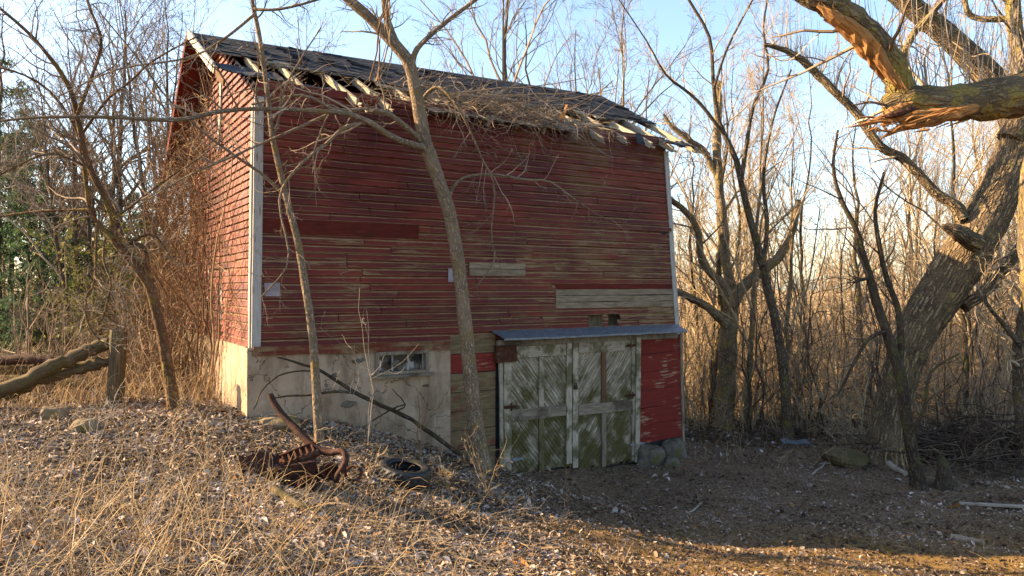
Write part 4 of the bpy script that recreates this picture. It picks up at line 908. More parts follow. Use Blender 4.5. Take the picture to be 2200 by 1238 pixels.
hero('bare_tree', 'small dark-barked tree standing just in front of the massive furrowed trunk', 'tree', b, tr, L, M['bark_dark'], M['twig_dark'],
     [LV(9, t0=.3, ang=(25, 70), ratio=.3, n=8, wig=.16, up=.1, lmin=.4, lmax=1.4, rr=.4, rmin=.0035), LV(4, ang=(25, 65), ratio=.5, n=6, wig=.2, up=.05, rmin=.0026), LV(2, ang=(25, 60), ratio=.5, n=5, wig=.2, rmin=.002)], k=10, crown_srcs=[(tr[0][20:], tr[1][20:])] + L)
# trunk on the right edge
d = 14.5; b = np.array([(2205 - 1100) / F * d, d, 0.]); b[2] = float(gz(b[0], b[1])); yb = 619 - b[2] / d * F
tr = foot(*limb(based([(2206, yb, 40), (2200, 900, 34), (2194, 820, 34), (2196, 760, 36), (2204, 700, 34), (2220, 600, 30), (2240, 480, 24), (2260, 300, 16), (2270, 100, 8)], d, .3), 30, .01), 1.2)
hero('bare_tree', 'knobbly grey trunk standing at the right edge of the yard', 'tree', b, tr, [limb([(2190, 740, d, 14), (2150, 690, d - .2, 9), (2115, 640, d - .3, 7), (2130, 570, d - .3, 5), (2180, 545, d - .3, 4)], 12)], M['bark_grey'], M['twig_tan'],
     [LV(14, t0=.3, ang=(30, 80), ratio=.25, n=8, wig=.16, up=.1, lmin=.5, lmax=1.6, rr=.3, rmin=.0035), LV(4, ang=(25, 65), ratio=.5, n=6, wig=.2, rmin=.0026), LV(2, ang=(25, 60), ratio=.5, n=5, wig=.2, rmin=.002)], k=10, lump=.06)

# ------------------------------------------------------------------ background trees: one of each build, then copies
def proto_tree(h, r0, c1=13, lean=.06, bark='bark_grey', twig='twig_grey', ang=(22, 55), ratio=.40, crown_t0=.28, c4=3, rm=.0045, wig=.03):
    n = 22; z = np.linspace(-.25, h, n); P = np.zeros((n, 3)); P[:, 2] = z; P[:, :2] = np.cumsum(rng.normal(0, wig * h / n * 2.2, (n, 2)), 0); P[:, 0] += lean * z * rng.normal(); P[:, :2] -= P[1, :2]
    Rr = r0 * (1 - .93 * np.linspace(0, 1, n) ** .9); Rr[:2] *= 1.25
    e = bpy.data.objects.new('bare_tree', None); COL.objects.link(e); e.empty_display_size = .2
    mb = MB(); tubes(mb, P, Rr, 9, lump=.03); mb.build('trunk', M[bark], e, True)
    mb = MB(); cur = spawn(P[None], Rr[None], c1, t0=crown_t0, t1=.98, ang=ang, ratio=ratio, n=9, wig=.13, up=.2, rr=.6, rmin=.009); tubes(mb, *cur, 5)
    cur = spawn(*cur, 8, t0=.2, ang=(22, 55), ratio=.45, n=7, wig=.14, up=.14, rr=.6, rmin=.006); tubes(mb, *cur, 4)
    cur = spawn(*cur, 5, t0=.2, ang=(22, 55), ratio=.48, n=6, wig=.16, up=.1, rr=.6, rmin=rm); tubes(mb, *cur, 3)
    cur = spawn(*cur, c4, t0=.2, ang=(22, 55), ratio=.5, n=4, wig=.16, up=.08, rr=.7, rmin=rm * .75); tubes(mb, *cur, 3)
    mb.build('crown', M[twig], e); return e
def proto_sapling(h, stems, bark='twig_tan', spread=.5, name='sapling', kinds=(5, 4, 3)):
    e = bpy.data.objects.new(name, None); COL.objects.link(e); e.empty_display_size = .2
    n = 10; a = rng.uniform(0, 6.28, stems); P = np.zeros((stems, n, 3)); t = np.linspace(0, 1, n)
    hh = h * rng.uniform(.55, 1, stems); P[..., 2] = -.1 + hh[:, None] * t; P[..., 0] = (np.cos(a) * .08 * stems ** .5)[:, None] + np.cos(a)[:, None] * spread * t ** 1.4 * rng.uniform(.2, 1, (stems, 1)); P[..., 1] = (np.sin(a) * .08 * stems ** .5)[:, None] + np.sin(a)[:, None] * spread * t ** 1.4 * rng.uniform(.2, 1, (stems, 1))
    P[:, 1:, :2] += np.cumsum(rng.normal(0, .022 * h, (stems, n - 1, 2)), 1)
    Rr = (h * rng.uniform(.0035, .008, (stems, 1))) * np.linspace(1, .25, n)[None]
    mb = MB(); tubes(mb, P, Rr, 5); mb.build('stem', M[bark], e, True)
    mb = MB(); cur = (P, Rr)
    for i, c in enumerate(kinds): cur = spawn(*cur, c, t0=.15, ang=(25, 70), ratio=.38 if i == 0 else .5, n=6, wig=.2, up=.12 if i == 0 else .05, rr=.6, rmin=(.006, .0045, .0035)[i]); tubes(mb, *cur, 3)
    mb.build('crown', M[bark], e); return e
used = set()
def place(proto, x, y, s, label, cat, group, rz=None, name=None, dz=0.0, sz=1.0):
    if proto.name in used: o = copy_tree(proto)
    else: o = proto; used.add(proto.name)
    if name: o.name = name
    o.location = (x, y, float(gz(x, y)) + dz); o.rotation_euler = (0, 0, rng.uniform(0, 6.28) if rz is None else rz); o.scale = (s, s, s * sz)
    return tag(o, label, cat, group)
PT = [proto_tree(13, .15, 17, c4=5, rm=.0055), proto_tree(12, .12, 15, ang=(20, 45), c4=4), proto_tree(14, .19, 15, wig=.045), proto_tree(11, .10, 11, lean=.1), proto_tree(12.5, .16, 14, wig=.055, ang=(28, 62))]
# behind the ridge
GB = 'bare trees rising behind the barn roof'
for px, dd_, k, s, lab in ((1068, 22.5, 2, 1.0, 'bare tree rising behind the middle of the barn ridge with two stems'), (1150, 24, 4, .95, 'spreading bare tree behind the roof ridge, left of its last third'), (1226, 23, 1, .92, 'narrow bare tree behind the roof where the ridge ends'),
                        (1336, 21.5, 0, .92, 'bare tree with dense fine twigs behind the sloping right roof edge'), (985, 27, 3, 1.05, 'faint bare tree behind the roof, hidden by the fork of the front tree'), (700, 30, 1, 1.1, 'bare tree beyond the left third of the ridge, only its top showing'), (1290, 30, 3, 1.1, 'small distant bare treetop above the right rake of the roof')):
    place(PT[k], (px - 1100) / F * dd_, dd_, s, lab, 'tree', None)
# right-hand woods
GR = 'bare trees crowding the sunlit woods right of the barn'
lab_r = 'plain bare tree deep in the crowded woods beyond the crooked dead trunk'
PR = [proto_tree(11, .12, 12, bark='bark_light', twig='twig_tan'), proto_tree(10, .09, 11, bark='bark_light', twig='twig_tan', lean=.1, crown_t0=.2), proto_tree(12, .16, 12, bark='bark_moss', twig='twig_tan', wig=.06, crown_t0=.22), proto_tree(10, .075, 14, bark='bark_dark', twig='twig_tan', wig=.05, crown_t0=.12)]
nr = 0
for i in range(400):
    y = 17.8 + 24 * rng.random() ** 1.3; px = rng.uniform(1455, 2330); x = (px - 1100) / F * y
    bx_, by_ = (np.array([x - PX, y - PY]) @ DV), (np.array([x - PX, y - PY]) @ BV)
    if -1 < bx_ < 9.6 and -1 < by_ < 7: continue
    if abs(px - 1560) < 24 and y < 20 or abs(px - 1692) < 20 and y < 18.5: continue
    place(PR[rng.integers(4)], x, y, rng.uniform(.65, 1.15), lab_r, 'tree', GR); nr += 1
    if nr >= 40: break
# left woods: grey trunks and evergreens beyond the fence
GL = 'bare trees in the woods beyond the fallen fence'
for i in range(22):
    y = rng.uniform(17.5, 27); px = rng.uniform(-120, 380); place(PT[rng.integers(5)], (px - 1100) / F * y, y, rng.uniform(.5, .8), 'grey bare tree in the woods beyond the fallen fence', 'tree', GL)
def leaf_mat(name, c1, c2, c3, trans=.35):
    g = G(name); r = g.attr('rnd'); c = g.ramp(r, [(0, c1), (.6, c2), (1, c3)]); g.done(c, .6, spec=.2)
    nt = g.nt; out = nt.nodes['Material Output']; tl = nt.nodes.new('ShaderNodeBsdfTranslucent'); nt.links.new(c, tl.inputs[0]); mx = nt.nodes.new('ShaderNodeMixShader'); mx.inputs[0].default_value = trans
    nt.links.new(g.b.outputs[0], mx.inputs[1]); nt.links.new(tl.outputs[0], mx.inputs[2]); nt.links.new(mx.outputs[0], out.inputs[0]); return g.m
M['needle'] = leaf_mat('evergreen_needles', (.035, .070, .042), (.065, .125, .06), (.13, .18, .07), .45)
M['bushleaf'] = leaf_mat('yellow_green_leaves', (.06, .065, .02), (.12, .125, .03), (.20, .18, .045), .4)
def cards(mb, C, size, n_dir=None, asp=.45, rn=None):
    """one small four-sided leaf per centre, random facing"""
    N = len(C); a = rng.normal(0, 1, (N, 3)) if n_dir is None else n_dir + rng.normal(0, .5, (N, 3)); a /= np.linalg.norm(a, axis=1, keepdims=True)
    b_ = np.cross(a, rng.normal(0, 1, (N, 3))); b_ /= np.linalg.norm(b_, axis=1, keepdims=True)
    s = (size * rng.uniform(.6, 1.3, N))[:, None]
    V = np.stack([C - a * s, C + b_ * s * asp, C + a * s, C - b_ * s * asp], 1).reshape(-1, 3)
    mb.add(V, q=np.arange(N * 4).reshape(-1, 4), rn=np.repeat(rng.random(N) if rn is None else rn, 4))
def proto_conifer(h, r0, t0=.12, dens=1.0):
    e = bpy.data.objects.new('pine_tree', None); COL.objects.link(e); e.empty_display_size = .2
    n = 16; P = np.zeros((n, 3)); P[:, 2] = np.linspace(-.2, h, n); P[1:, :2] = np.cumsum(rng.normal(0, .03, (n - 1, 2)), 0); Rr = r0 * (1 - .95 * np.linspace(0, 1, n))
    mb = MB(); tubes(mb, P, Rr, 8); mb.build('trunk', M['bark_dark'], e, True)
    nb_ = int(70 * dens); cur = spawn(P[None], Rr[None], nb_, t0=t0, t1=.98, ang=(65, 100), ratio=.20, n=7, wig=.08, up=-.02, rr=.3, rmin=.01, lmin=.5)
    mbk = MB(); tubes(mbk, *cur, 3); c2 = spawn(*cur, 7, t0=.25, ang=(30, 60), ratio=.45, n=5, wig=.1, up=-.12, rmin=.005); tubes(mbk, *c2, 3); mbk.build('limbs' if False else 'bough', M['bark_dark'], e)
    mb = MB(); allp = np.concatenate([c2[0].reshape(-1, 3), cur[0][:, 3:].reshape(-1, 3)])
    rep = np.repeat(allp, 5, 0) + rng.normal(0, .10, (len(allp) * 5, 3)) - [0, 0, .05]; cl = np.repeat(np.clip(rng.normal(.5, .25, len(allp)), 0, 1), 5)
    nd = rng.normal(0, 1, (len(rep), 3)); nd[:, 2] -= .8
    cards(mb, rep, np.full(len(rep), .13), nd, .22, cl); mb.build('crown', M['needle'], e); return e
PC = [proto_conifer(13, .17, .05), proto_conifer(11, .14, .03, .8)]
GP_ = 'dark evergreens in the woods beyond the fallen fence'
for px, y, k, s in ((-50, 21, 0, .66), (30, 23, 1, .70), (95, 24, 0, .55), (165, 24, 1, .5), (215, 25, 0, .45), (280, 26, 1, .5), (345, 26, 0, .40), (130, 20.5, 1, .40), (55, 18.5, 1, .40)):
    place(PC[k], (px - 1100) / F * y, y, s, 'dark green needled evergreen in the woods beyond the fallen fence', 'tree', GP_, name='pine_tree')
def proto_bush(rad, nl):
    e = bpy.data.objects.new('leafy_bush', None); COL.objects.link(e); e.empty_display_size = .2
    P = np.zeros((9, 7, 3)); t = np.linspace(0, 1, 7); a = rng.uniform(0, 6.28, 9)
    P[..., 2] = -.1 + t * rad * 1.9; P[..., 0] = np.cos(a)[:, None] * t ** 1.3 * rad * .7; P[..., 1] = np.sin(a)[:, None] * t ** 1.3 * rad * .7; Rr = np.linspace(.03, .008, 7)[None].repeat(9, 0)
    mb = MB(); tubes(mb, P, Rr, 5); c = spawn(P, Rr, 7, t0=.15, ang=(25, 65), ratio=.4, n=6, rmin=.006); tubes(mb, *c, 3); c2 = spawn(*c, 5, ang=(25, 60), ratio=.5, n=5, rmin=.004); tubes(mb, *c2, 3); mb.build('stem', M['twig_grey'], e)
    pts = np.concatenate([c[0][:, 2:].reshape(-1, 3), c2[0].reshape(-1, 3)]); pts = pts[rng.integers(0, len(pts), nl)] + rng.normal(0, .10, (nl, 3))
    mb = MB(); cards(mb, pts, np.full(nl, .055), None, .55); mb.build('crown', M['bushleaf'], e); return e
PB = proto_bush(1.7, 3600)
for px, y, s in ((235, 17.5, .95), (300, 19, 1.0), (185, 21, .9), (350, 20, .9), (270, 24, 1.2), (120, 19, .6), (395, 22, .9)):
    place(PB, (px - 1100) / F * y, y, s, 'yellow-green leafy bush in the woods behind the fallen fence', 'bush', 'leafy bushes behind the fallen fence', name='leafy_bush')
# saplings and shrubs filling the thicket on the right
PS = [proto_sapling(4.8, 3, 'twig_grey', 1.0), proto_sapling(3.6, 5, 'twig_tan', 1.3), proto_sapling(5.8, 2, 'twig_grey', 1.0), proto_sapling(2.8, 6, 'twig_tan', 1.5), proto_sapling(4.6, 3, 'twig_dark', 1.2), proto_sapling(6.5, 2, 'twig_dark', .9)]
def in_barn(x, y, m=.4):
    q = np.array([x - PX, y - PY]); u, v = q @ DV, q @ BV; return -m < u < 8.6 + m and -m < v < 5.8 + m
cnt = 0
while cnt < 190:
    y = 17.8 + 18 * rng.random() ** 1.1; px = rng.uniform(1450, 2320); x = (px - 1100) / F * y
    if in_barn(x, y, .5): continue
    place(PS[rng.choice(6, p=[.2, .18, .17, .12, .17, .16])], x, y, rng.uniform(.6, 1.2), 'many-stemmed leafless sapling in the golden thicket right of the barn', 'sapling', 'saplings of the thicket right of the barn'); cnt += 1
for px, y, s, k in ((2120, 14.6, .6, 4), (2050, 15.0, .6, 4), (2180, 14.8, .7, 0), (1850, 16.4, .8, 1), (1800, 16.8, .9, 0), (2010, 15.6, .9, 2), (2090, 16, .9, 1), (2150, 16.5, 1, 3), (1760, 17.2, .9, 4), (1490, 18.2, .8, 1), (1520, 17.8, .9, 3), (1620, 17.4, .9, 4), (1600, 17.9, .8, 1), (1870, 15.5, .55, 3), (1830, 15.7, .6, 3)):
    place(PS[k], (px - 1100) / F * y, y, s, 'leafless shrub along the shaded far edge of the yard', 'shrub', 'shrubs along the far edge of the yard', name='leafless_shrub')
for i in range(20):
    y = rng.uniform(12.8, 20); px = rng.uniform(-80, 410); x = (px - 1100) / F * y
    if in_barn(x, y, .3): continue
    place(PS[rng.integers(5)], x, y, rng.uniform(.45, .9), 'tangled leafless shrub behind the fence and beside the gable', 'shrub', 'leafless shrubs around the fallen fence', name='leafless_shrub')

def far_wood():
    mb = MB(); n = 210; m = 9; y = rng.uniform(38, 75, n); px = rng.uniform(-350, 2550, n); x = (px - 1100) / F * y; h = rng.uniform(6, 11, n) ; t = np.linspace(0, 1, m)
    h = np.where(px > 1400, h, h * .8)
    P = np.zeros((n, m, 3)); P[..., 0] = x[:, None] + np.cumsum(rng.normal(0, .15, (n, m)), 1); P[..., 1] = y[:, None]; P[..., 2] = gz(x, y)[:, None] - .2 + h[:, None] * t; Rr = rng.uniform(.05, .13, (n, 1)) * np.linspace(1, .15, m)[None]
    tubes(mb, P, Rr, 5); c = spawn(P, Rr, 13, t0=.05, ang=(25, 65), ratio=.36, n=6, wig=.15, up=.15, rr=.5, rmin=.014); tubes(mb, *c, 3); c = spawn(*c, 6, t0=.15, ang=(25, 65), ratio=.48, n=5, wig=.18, up=.08, rmin=.011); tubes(mb, *c, 3); c = spawn(*c, 5, t0=.15, ang=(25, 65), ratio=.5, n=4, wig=.2, rmin=.009); tubes(mb, *c, 3)
    tag(mb.build('distant_woods', M['twig_tan']), kind='stuff')
far_wood()
def tangle():
    """woody undergrowth between the saplings: arching, criss-crossing thin stems"""
    mb = MB(); n = 3000; y = 18.8 + 16 * rng.random(n) ** 1.1; px = rng.uniform(1440, 2360, n); x = (px - 1100) / F * y; k_ = ~np.array([in_barn(a, b_, .4) for a, b_ in zip(x, y)]); x, y = x[k_], y[k_]; n = len(x); m = 10
    st = np.stack([x, y, gz(x, y) + rng.random(n) * .6 - .1], 1); D = np.stack([rng.normal(0, .7, n), rng.normal(0, .5, n), rng.uniform(.1, 1.2, n)], 1); P = walk_(n, m, st, D, rng.uniform(.12, .34, n), .2); P[..., 2] = np.maximum(P[..., 2], gz(P[..., 0], P[..., 1]) + .01)
    Rr = rng.uniform(.0045, .011, (n, 1)) * np.linspace(1, .4, m)[None]; tubes(mb, P, Rr, 3); c = spawn(P, Rr, 5, t0=.2, ang=(30, 80), ratio=.35, n=5, wig=.22, up=.1, rr=.7, rmin=.004); tubes(mb, *c, 3)
    tag(mb.build('woody_undergrowth', M['twig_tan']), kind='stuff')
def walk_(N, n, start, dirs, step, wig):
    D = dirs[:, None] + np.cumsum(rng.normal(0, wig, (N, n - 1, 3)), 1); D /= np.linalg.norm(D, axis=2, keepdims=True)
    return np.concatenate([start[:, None], start[:, None] + np.cumsum(D * np.asarray(step).reshape(-1, 1, 1), 1)], 1)
tangle()
# ------------------------------------------------------------------ vines on the barn
BM = np.array([[DV[0], BV[0]], [DV[1], BV[1]]])
def b2w(p):                                    # barn coordinates -> world
    p = np.asarray(p, float); out = p.copy(); out[..., 0] = PX + p[..., 0] * DV[0] + p[..., 1] * BV[0]; out[..., 1] = PY + p[..., 0] * DV[1] + p[..., 1] * BV[1]; out[..., 2] = p[..., 2] + ZB; return out
def wire(name, label, cat, loc, mbs):
    e = empty(name, loc, label, cat)
    for nm, mb, mat in mbs:
        o = mb.build(nm, mat, e); me = o.data; co = np.empty(len(me.vertices) * 3); me.vertices.foreach_get('co', co); co = co.reshape(-1, 3) - np.asarray(loc); me.vertices.foreach_set('co', co.ravel()); me.update()
    return e
def walk(N, n, start, dirs, step, wig, pull=None):
    D = dirs[:, None] + np.cumsum(rng.normal(0, wig, (N, n - 1, 3)), 1); D /= np.linalg.norm(D, axis=2, keepdims=True)
    return np.concatenate([start[:, None], start[:, None] + np.cumsum(D * np.asarray(step).reshape(-1, 1, 1), 1)], 1)
def gable_vines():
    # clinging stems: flat against the boards
    N = 620; y = np.clip(rng.normal(3.9, 1.25, N), .9, 6.0); z0 = rng.uniform(1.3, 6.9, N) ; top = np.where(y < RY, ZTOP + (y / RY) * 1.5, ridge_z(0) - (y - RY) * .66); z0 = np.minimum(z0, top - .3)
    st = np.stack([np.full(N, -.06) - np.abs(rng.normal(0, .05, N)), y, z0], 1)
    dr = np.stack([rng.normal(0, .03, N), rng.normal(0, .8, N), rng.normal(.5, .7, N)], 1)
    P = walk(N, 12, st, dr, rng.uniform(.05, .14, N), .28); P[..., 0] = np.minimum(st[:, :1] + (P[..., 0] - st[:, :1]) * .25, -.035)
    tp = np.where(P[..., 1] < RY, ZTOP + (P[..., 1] / RY) * 1.45, ridge_z(0) - (P[..., 1] - RY) * .66) - .05; P[..., 2] = np.minimum(P[..., 2], tp)
    mb = MB(); tubes(mb, b2w(P), np.linspace(1, .5, 12)[None] * rng.uniform(.003, .008, (N, 1)), 3)
    # heavy stems from the ground
    N2 = 34; y2 = rng.uniform(1.9, 5.9, N2); st = np.stack([-rng.uniform(.06, .4, N2), y2, np.full(N2, 1.25)], 1); P2 = walk(N2, 16, st, np.stack([rng.normal(.0, .04, N2), rng.normal(0, .2, N2), np.ones(N2)], 1), rng.uniform(.15, .32, N2), .10); P2[..., 0] = np.minimum(P2[..., 0], -.05)
    P2[..., 2] = np.minimum(P2[..., 2], ridge_z(0) - .4)
    mb2 = MB(); tubes(mb2, b2w(P2), np.linspace(1, .4, 16)[None] * rng.uniform(.010, .026, (N2, 1)), 6)
    # lace of fine tendrils on the boards near the corner
    N3 = 210; y3 = rng.uniform(.05, 2.2, N3); st = np.stack([np.full(N3, -.035), y3, rng.uniform(1.4, 6.2, N3)], 1); P3 = walk(N3, 10, st, np.stack([np.zeros(N3), rng.choice([-1, 1], N3) * .8, rng.normal(.55, .3, N3)], 1), rng.uniform(.06, .13, N3), .12); P3[..., 0] = -.035; P3[..., 1] = np.maximum(P3[..., 1], .06); P3[..., 2] = np.minimum(P3[..., 2], ZTOP + np.minimum(P3[..., 1], RY) / RY * 1.4 - .1)
    tubes(mb, b2w(P3), np.full((N3, 10), .003), 3)
    # loose outer tangle bulging off the wall
    N4 = 2500; h = rng.random(N4) ** .9; y4 = rng.uniform(2.6, 6.6, N4); out_ = np.abs(rng.normal(0, 1, N4)) * (.28 + .75 * np.exp(-((h - .12) / .25) ** 2)); st = np.stack([-.1 - out_, y4, 1.25 + h * 5.2], 1)
    st[:, 2] = np.minimum(st[:, 2], np.where(y4 < RY, 9, ridge_z(0) - (y4 - RY) * .66) - .25)
    P4 = walk(N4, 9, st, np.stack([rng.normal(-.1, .35, N4), rng.normal(0, .6, N4), rng.normal(-.3, .8, N4)], 1), rng.uniform(.05, .14, N4), .30); P4[..., 0] = np.minimum(P4[..., 0], -.05); P4[..., 2] = np.maximum(P4[..., 2], 1.25)
    mb4 = MB(); tubes(mb4, b2w(P4), np.linspace(1, .45, 9)[None] * rng.uniform(.0028, .0065, (N4, 1)), 3)
    loc = b2w(np.array([-.3, 4.0, 1.35])); e = wire('climbing_vine', 'mass of dead brown climbing vines covering the far half of the gable', 'vine', loc, [('stem', mb2, M['vine']), ('crown', mb, M['vine']), ('crown', mb4, M['vine'])])
    for ch in e.children:
        if ch.name.startswith('crown'): ch['kind'] = 'stuff'
gable_vines()
def eave_tangle():
    N = 600; s = np.clip(rng.normal(4.0, 1.15, N), .9, 6.2); y = rng.uniform(-.55, .75, N); u = np.abs(rng.normal(0, .13, N))
    st = np.stack([s, y, np.array([float(roof_z(a, max(b_, -.4))) for a, b_ in zip(s, y)]) + .03 + u], 1)
    P = walk(N, 9, st, np.stack([rng.normal(.3, .8, N), rng.normal(-.25, .6, N), rng.normal(-.1, .35, N)], 1), rng.uniform(.04, .15, N), .26)
    rz = roof_z(P[..., 0], np.maximum(P[..., 1], -.35)); P[..., 2] = np.where(P[..., 1] > -.42, np.maximum(P[..., 2], rz + .05), P[..., 2])
    P[..., 1] = np.where((P[..., 2] < ZTOP) & (P[..., 1] > -.06), -.06, P[..., 1])
    mb = MB(); tubes(mb, b2w(P), np.linspace(1, .4, 9)[None] * rng.uniform(.0025, .0065, (N, 1)), 3)
    N2 = 42; s = np.clip(rng.normal(3.6, 1.6, N2), .4, 6.5); st = np.stack([s, np.full(N2, -.48), np.full(N2, ZTOP - .1)], 1); P2 = walk(N2, 12, st, np.stack([rng.normal(.1, .5, N2), rng.normal(-.15, .2, N2), np.full(N2, -.9)], 1), rng.uniform(.03, .11, N2), .2); P2[..., 1] = np.minimum(P2[..., 1], -.07); tubes(mb, b2w(P2), np.linspace(1, .4, 12)[None] * rng.uniform(.0025, .006, (N2, 1)), 3)
    mb2 = MB(); N3 = 16; s = rng.uniform(2.4, 4.2, N3); st = np.stack([s, rng.uniform(-.3, .2, N3), np.full(N3, ZTOP + .3)], 1); P3 = walk(N3, 14, st, np.stack([np.full(N3, .9), rng.normal(-.12, .1, N3), np.full(N3, -.05)], 1), rng.uniform(.1, .2, N3), .10)
    rz = roof_z(P3[..., 0], np.maximum(P3[..., 1], -.35)); P3[..., 2] = np.maximum(P3[..., 2], rz + .05); tubes(mb2, b2w(P3), np.linspace(1, .4, 14)[None] * rng.uniform(.008, .017, (N3, 1)), 5)
    e = wire('vine_tangle', 'grey tangle of dead vines heaped along the sagging middle of the eave', 'vine', b2w(np.array([4., -.2, ZTOP])), [('stem', mb2, M['twig_grey']), ('crown', mb, M['twig_grey'])])
    e.children[1]['kind'] = 'stuff'
eave_tangle()
for pxs, d_, lab in (([(838, -80), (836, 0), (832, 60), (826, 120), (812, 175)], 10.6, 'reddish ropes of vine hanging beside the fork of the front tree'),):
    mb = MB()
    for k in range(7):
        P, Rr = limb([(x + rng.normal(0, 7) + k * 3 - 10, y, d_ + rng.normal(0, .05), 3.5 if k < 3 else 1.8) for x, y in pxs], 18, .006); tubes(mb, P, Rr, 4)
    loc = b2w(np.array([3., -.1, ZTOP])); wire('hanging_vine', lab, 'vine', loc, [('stem', mb, M['vine'])])

# ------------------------------------------------------------------ fence, logs, stones
b = gp(248, 872); d = b[1]; k = d / F
fe = empty('rail_fence', b, 'collapsed rail fence with one mossy post and two fallen rails', 'fence')
def W2(px, py, dd_): return at(px, py, dd_) - b
mb = MB(); c = W2(248, 790, d); hw = 15 * k; zt = W2(248, 705, d)[2]
n = 7; V = []; 
for i in range(n):
    z = -.3 + (zt + .3) * i / (n - 1); lx = .012 * i - .02
    for a_ in range(8):
        th = a_ * math.pi / 4 + .39; r_ = hw * 1.12 * (1 + rng.normal(0, .03)); V.append((lx + math.cos(th) * r_, math.sin(th) * r_, z + (rng.normal(0, .02) if i == n - 1 else 0)))
q = [(i * 8 + j, i * 8 + (j + 1) % 8, (i + 1) * 8 + (j + 1) % 8, (i + 1) * 8 + j) for i in range(n - 1) for j in range(8)]
mb.add(V + [(V[-8][0] - hw, 0, zt - .03)], q=q, t=[((n - 1) * 8 + j, (n - 1) * 8 + (j + 1) % 8, n * 8) for j in range(8)], tc=np.array(V + [(0, 0, zt)]) * [1, 1, 1]); mb.build('post', M['log'], fe)
for rows in ([(236, 738, d + .05, 24), (200, 750, d, 30), (150, 773, d - .15, 28), (110, 790, d - .3, 32), (60, 815, d - .45, 30), (0, 842, d - .6, 33), (-50, 862, d - .8, 30)], [(236, 776, d + .12, 20), (190, 786, d + .05, 26), (140, 800, d - .05, 24), (90, 812, d - .15, 28), (40, 836, d - .25, 26), (10, 852, d - .3, 24)]):
    P, Rr = limb(rows, 24, .012); mb = MB(); mb2 = MB(); tubes(mb2, P, Rr, 10, lump=.09, cap=True); mb.add(np.concatenate(mb2.v) - b, q=np.concatenate(mb2.q), t=np.concatenate(mb2.t), rn=np.concatenate(mb2.rn), tc=np.concatenate(mb2.tc)); mb.build('rail', M['log'], fe, True)
def wlog(name, label, cat, rows, mat, k=8, lump=.05, group=None, side=()):
    P, Rr = limb(rows, 20, .004); loc = P[0].copy(); mb = MB(); tubes(mb, P - loc, Rr, k, lump=lump, cap=True)
    for s in side:
        p_, r_ = limb(s, 12, .004); tubes(mb, p_ - loc, r_, 5, lump=.05)
    o = mb.build(name, mat, None, True); o.location = loc; return tag(o, label, cat, group)
def glog(name, label, pts, w, mat, k=8, cat='log', lift=.5, group=None, lump=.06):
    """log lying on the ground through photo pixels; w = thickness in photo px"""
    g0 = [gp(*p) for p in pts]; P = spline(np.array(g0), 16); r_ = w / 2 / F * P[:, 1]; P[:, 2] = gz(P[:, 0], P[:, 1]) + r_ * lift * 2 - r_ * .3
    loc = P[0].copy(); mb = MB(); tubes(mb, P - loc, r_ * np.linspace(1, .75, 16), k, lump=lump, cap=True); o = mb.build(name, mat, None, True); o.location = loc; return tag(o, label, cat, group)
# heaped logs and brush beyond the rails
for i, (p, w, lab) in enumerate((([(-60, 800), (60, 790), (160, 800)], 26, 'thick dark log at the bottom of the heap behind the fallen rails'), ([(-40, 780), (50, 772), (110, 778)], 22, 'reddish log lying along the top of the heap behind the fallen rails'), ([(20, 815), (110, 818), (200, 830)], 18, 'thin dark log beneath the lower fallen rail'))):
    d_ = 13.6 - .3 * i; wlog('fallen_log', lab, 'log', [(x, y, d_, w) for x, y in p], M['rustdark'] if i == 1 else M['log'])
def heap(name, label, cat, cx, cy, n, rx, ry, h, lmin, lmax, mat, rad=(.004, .012), flat=.35, z0=None, wig=.18, kind=None):
    a = rng.uniform(0, 6.28, n); rr = np.sqrt(rng.random(n)); x = cx + np.cos(a) * rr * rx; y = cy + np.sin(a) * rr * ry; z = gz(x, y) + rng.random(n) * h * (1 - rr * .8) + .02
    m = 8; P = walk(n, m, np.stack([x, y, z], 1), np.stack([rng.normal(0, 1, n), rng.normal(0, .6, n), rng.normal(0, flat, n)], 1), rng.uniform(lmin, lmax, n) / m, wig); P[..., 2] = np.maximum(P[..., 2], gz(P[..., 0], P[..., 1]) + .01)
    loc = np.array([cx, cy, float(gz(cx, cy))]); mb = MB(); tubes(mb, P - loc, np.linspace(1, .4, m)[None] * rng.uniform(*rad, (n, 1)), 4); o = mb.build(name, mat); o.location = loc; return tag(o, label, cat, None, kind)
heap('brush_pile', 'heap of grey brushwood behind the fallen fence rails', 'brush pile', -10.2, 14.4, 700, 2.6, 1.2, 1.0, .4, 1.5, M['twig_grey'])
q_ = gp(2085, 990); heap('brush_pile', 'pile of dark fallen branches right of the massive leaning trunk', 'brush pile', q_[0] + .4, q_[1] + .3, 420, 2.0, .9, .95, .9, 2.8, M['twig_dark'], (.005, .022), .22)
q_ = gp(1620, 950); heap('brush_pile', 'thin line of fallen dark sticks along the far edge of the yard', 'brush pile', q_[0] + .2, q_[1] + .3, 110, 2.0, .5, .25, .5, 2.0, M['twig_dark'], (.004, .012), .12)
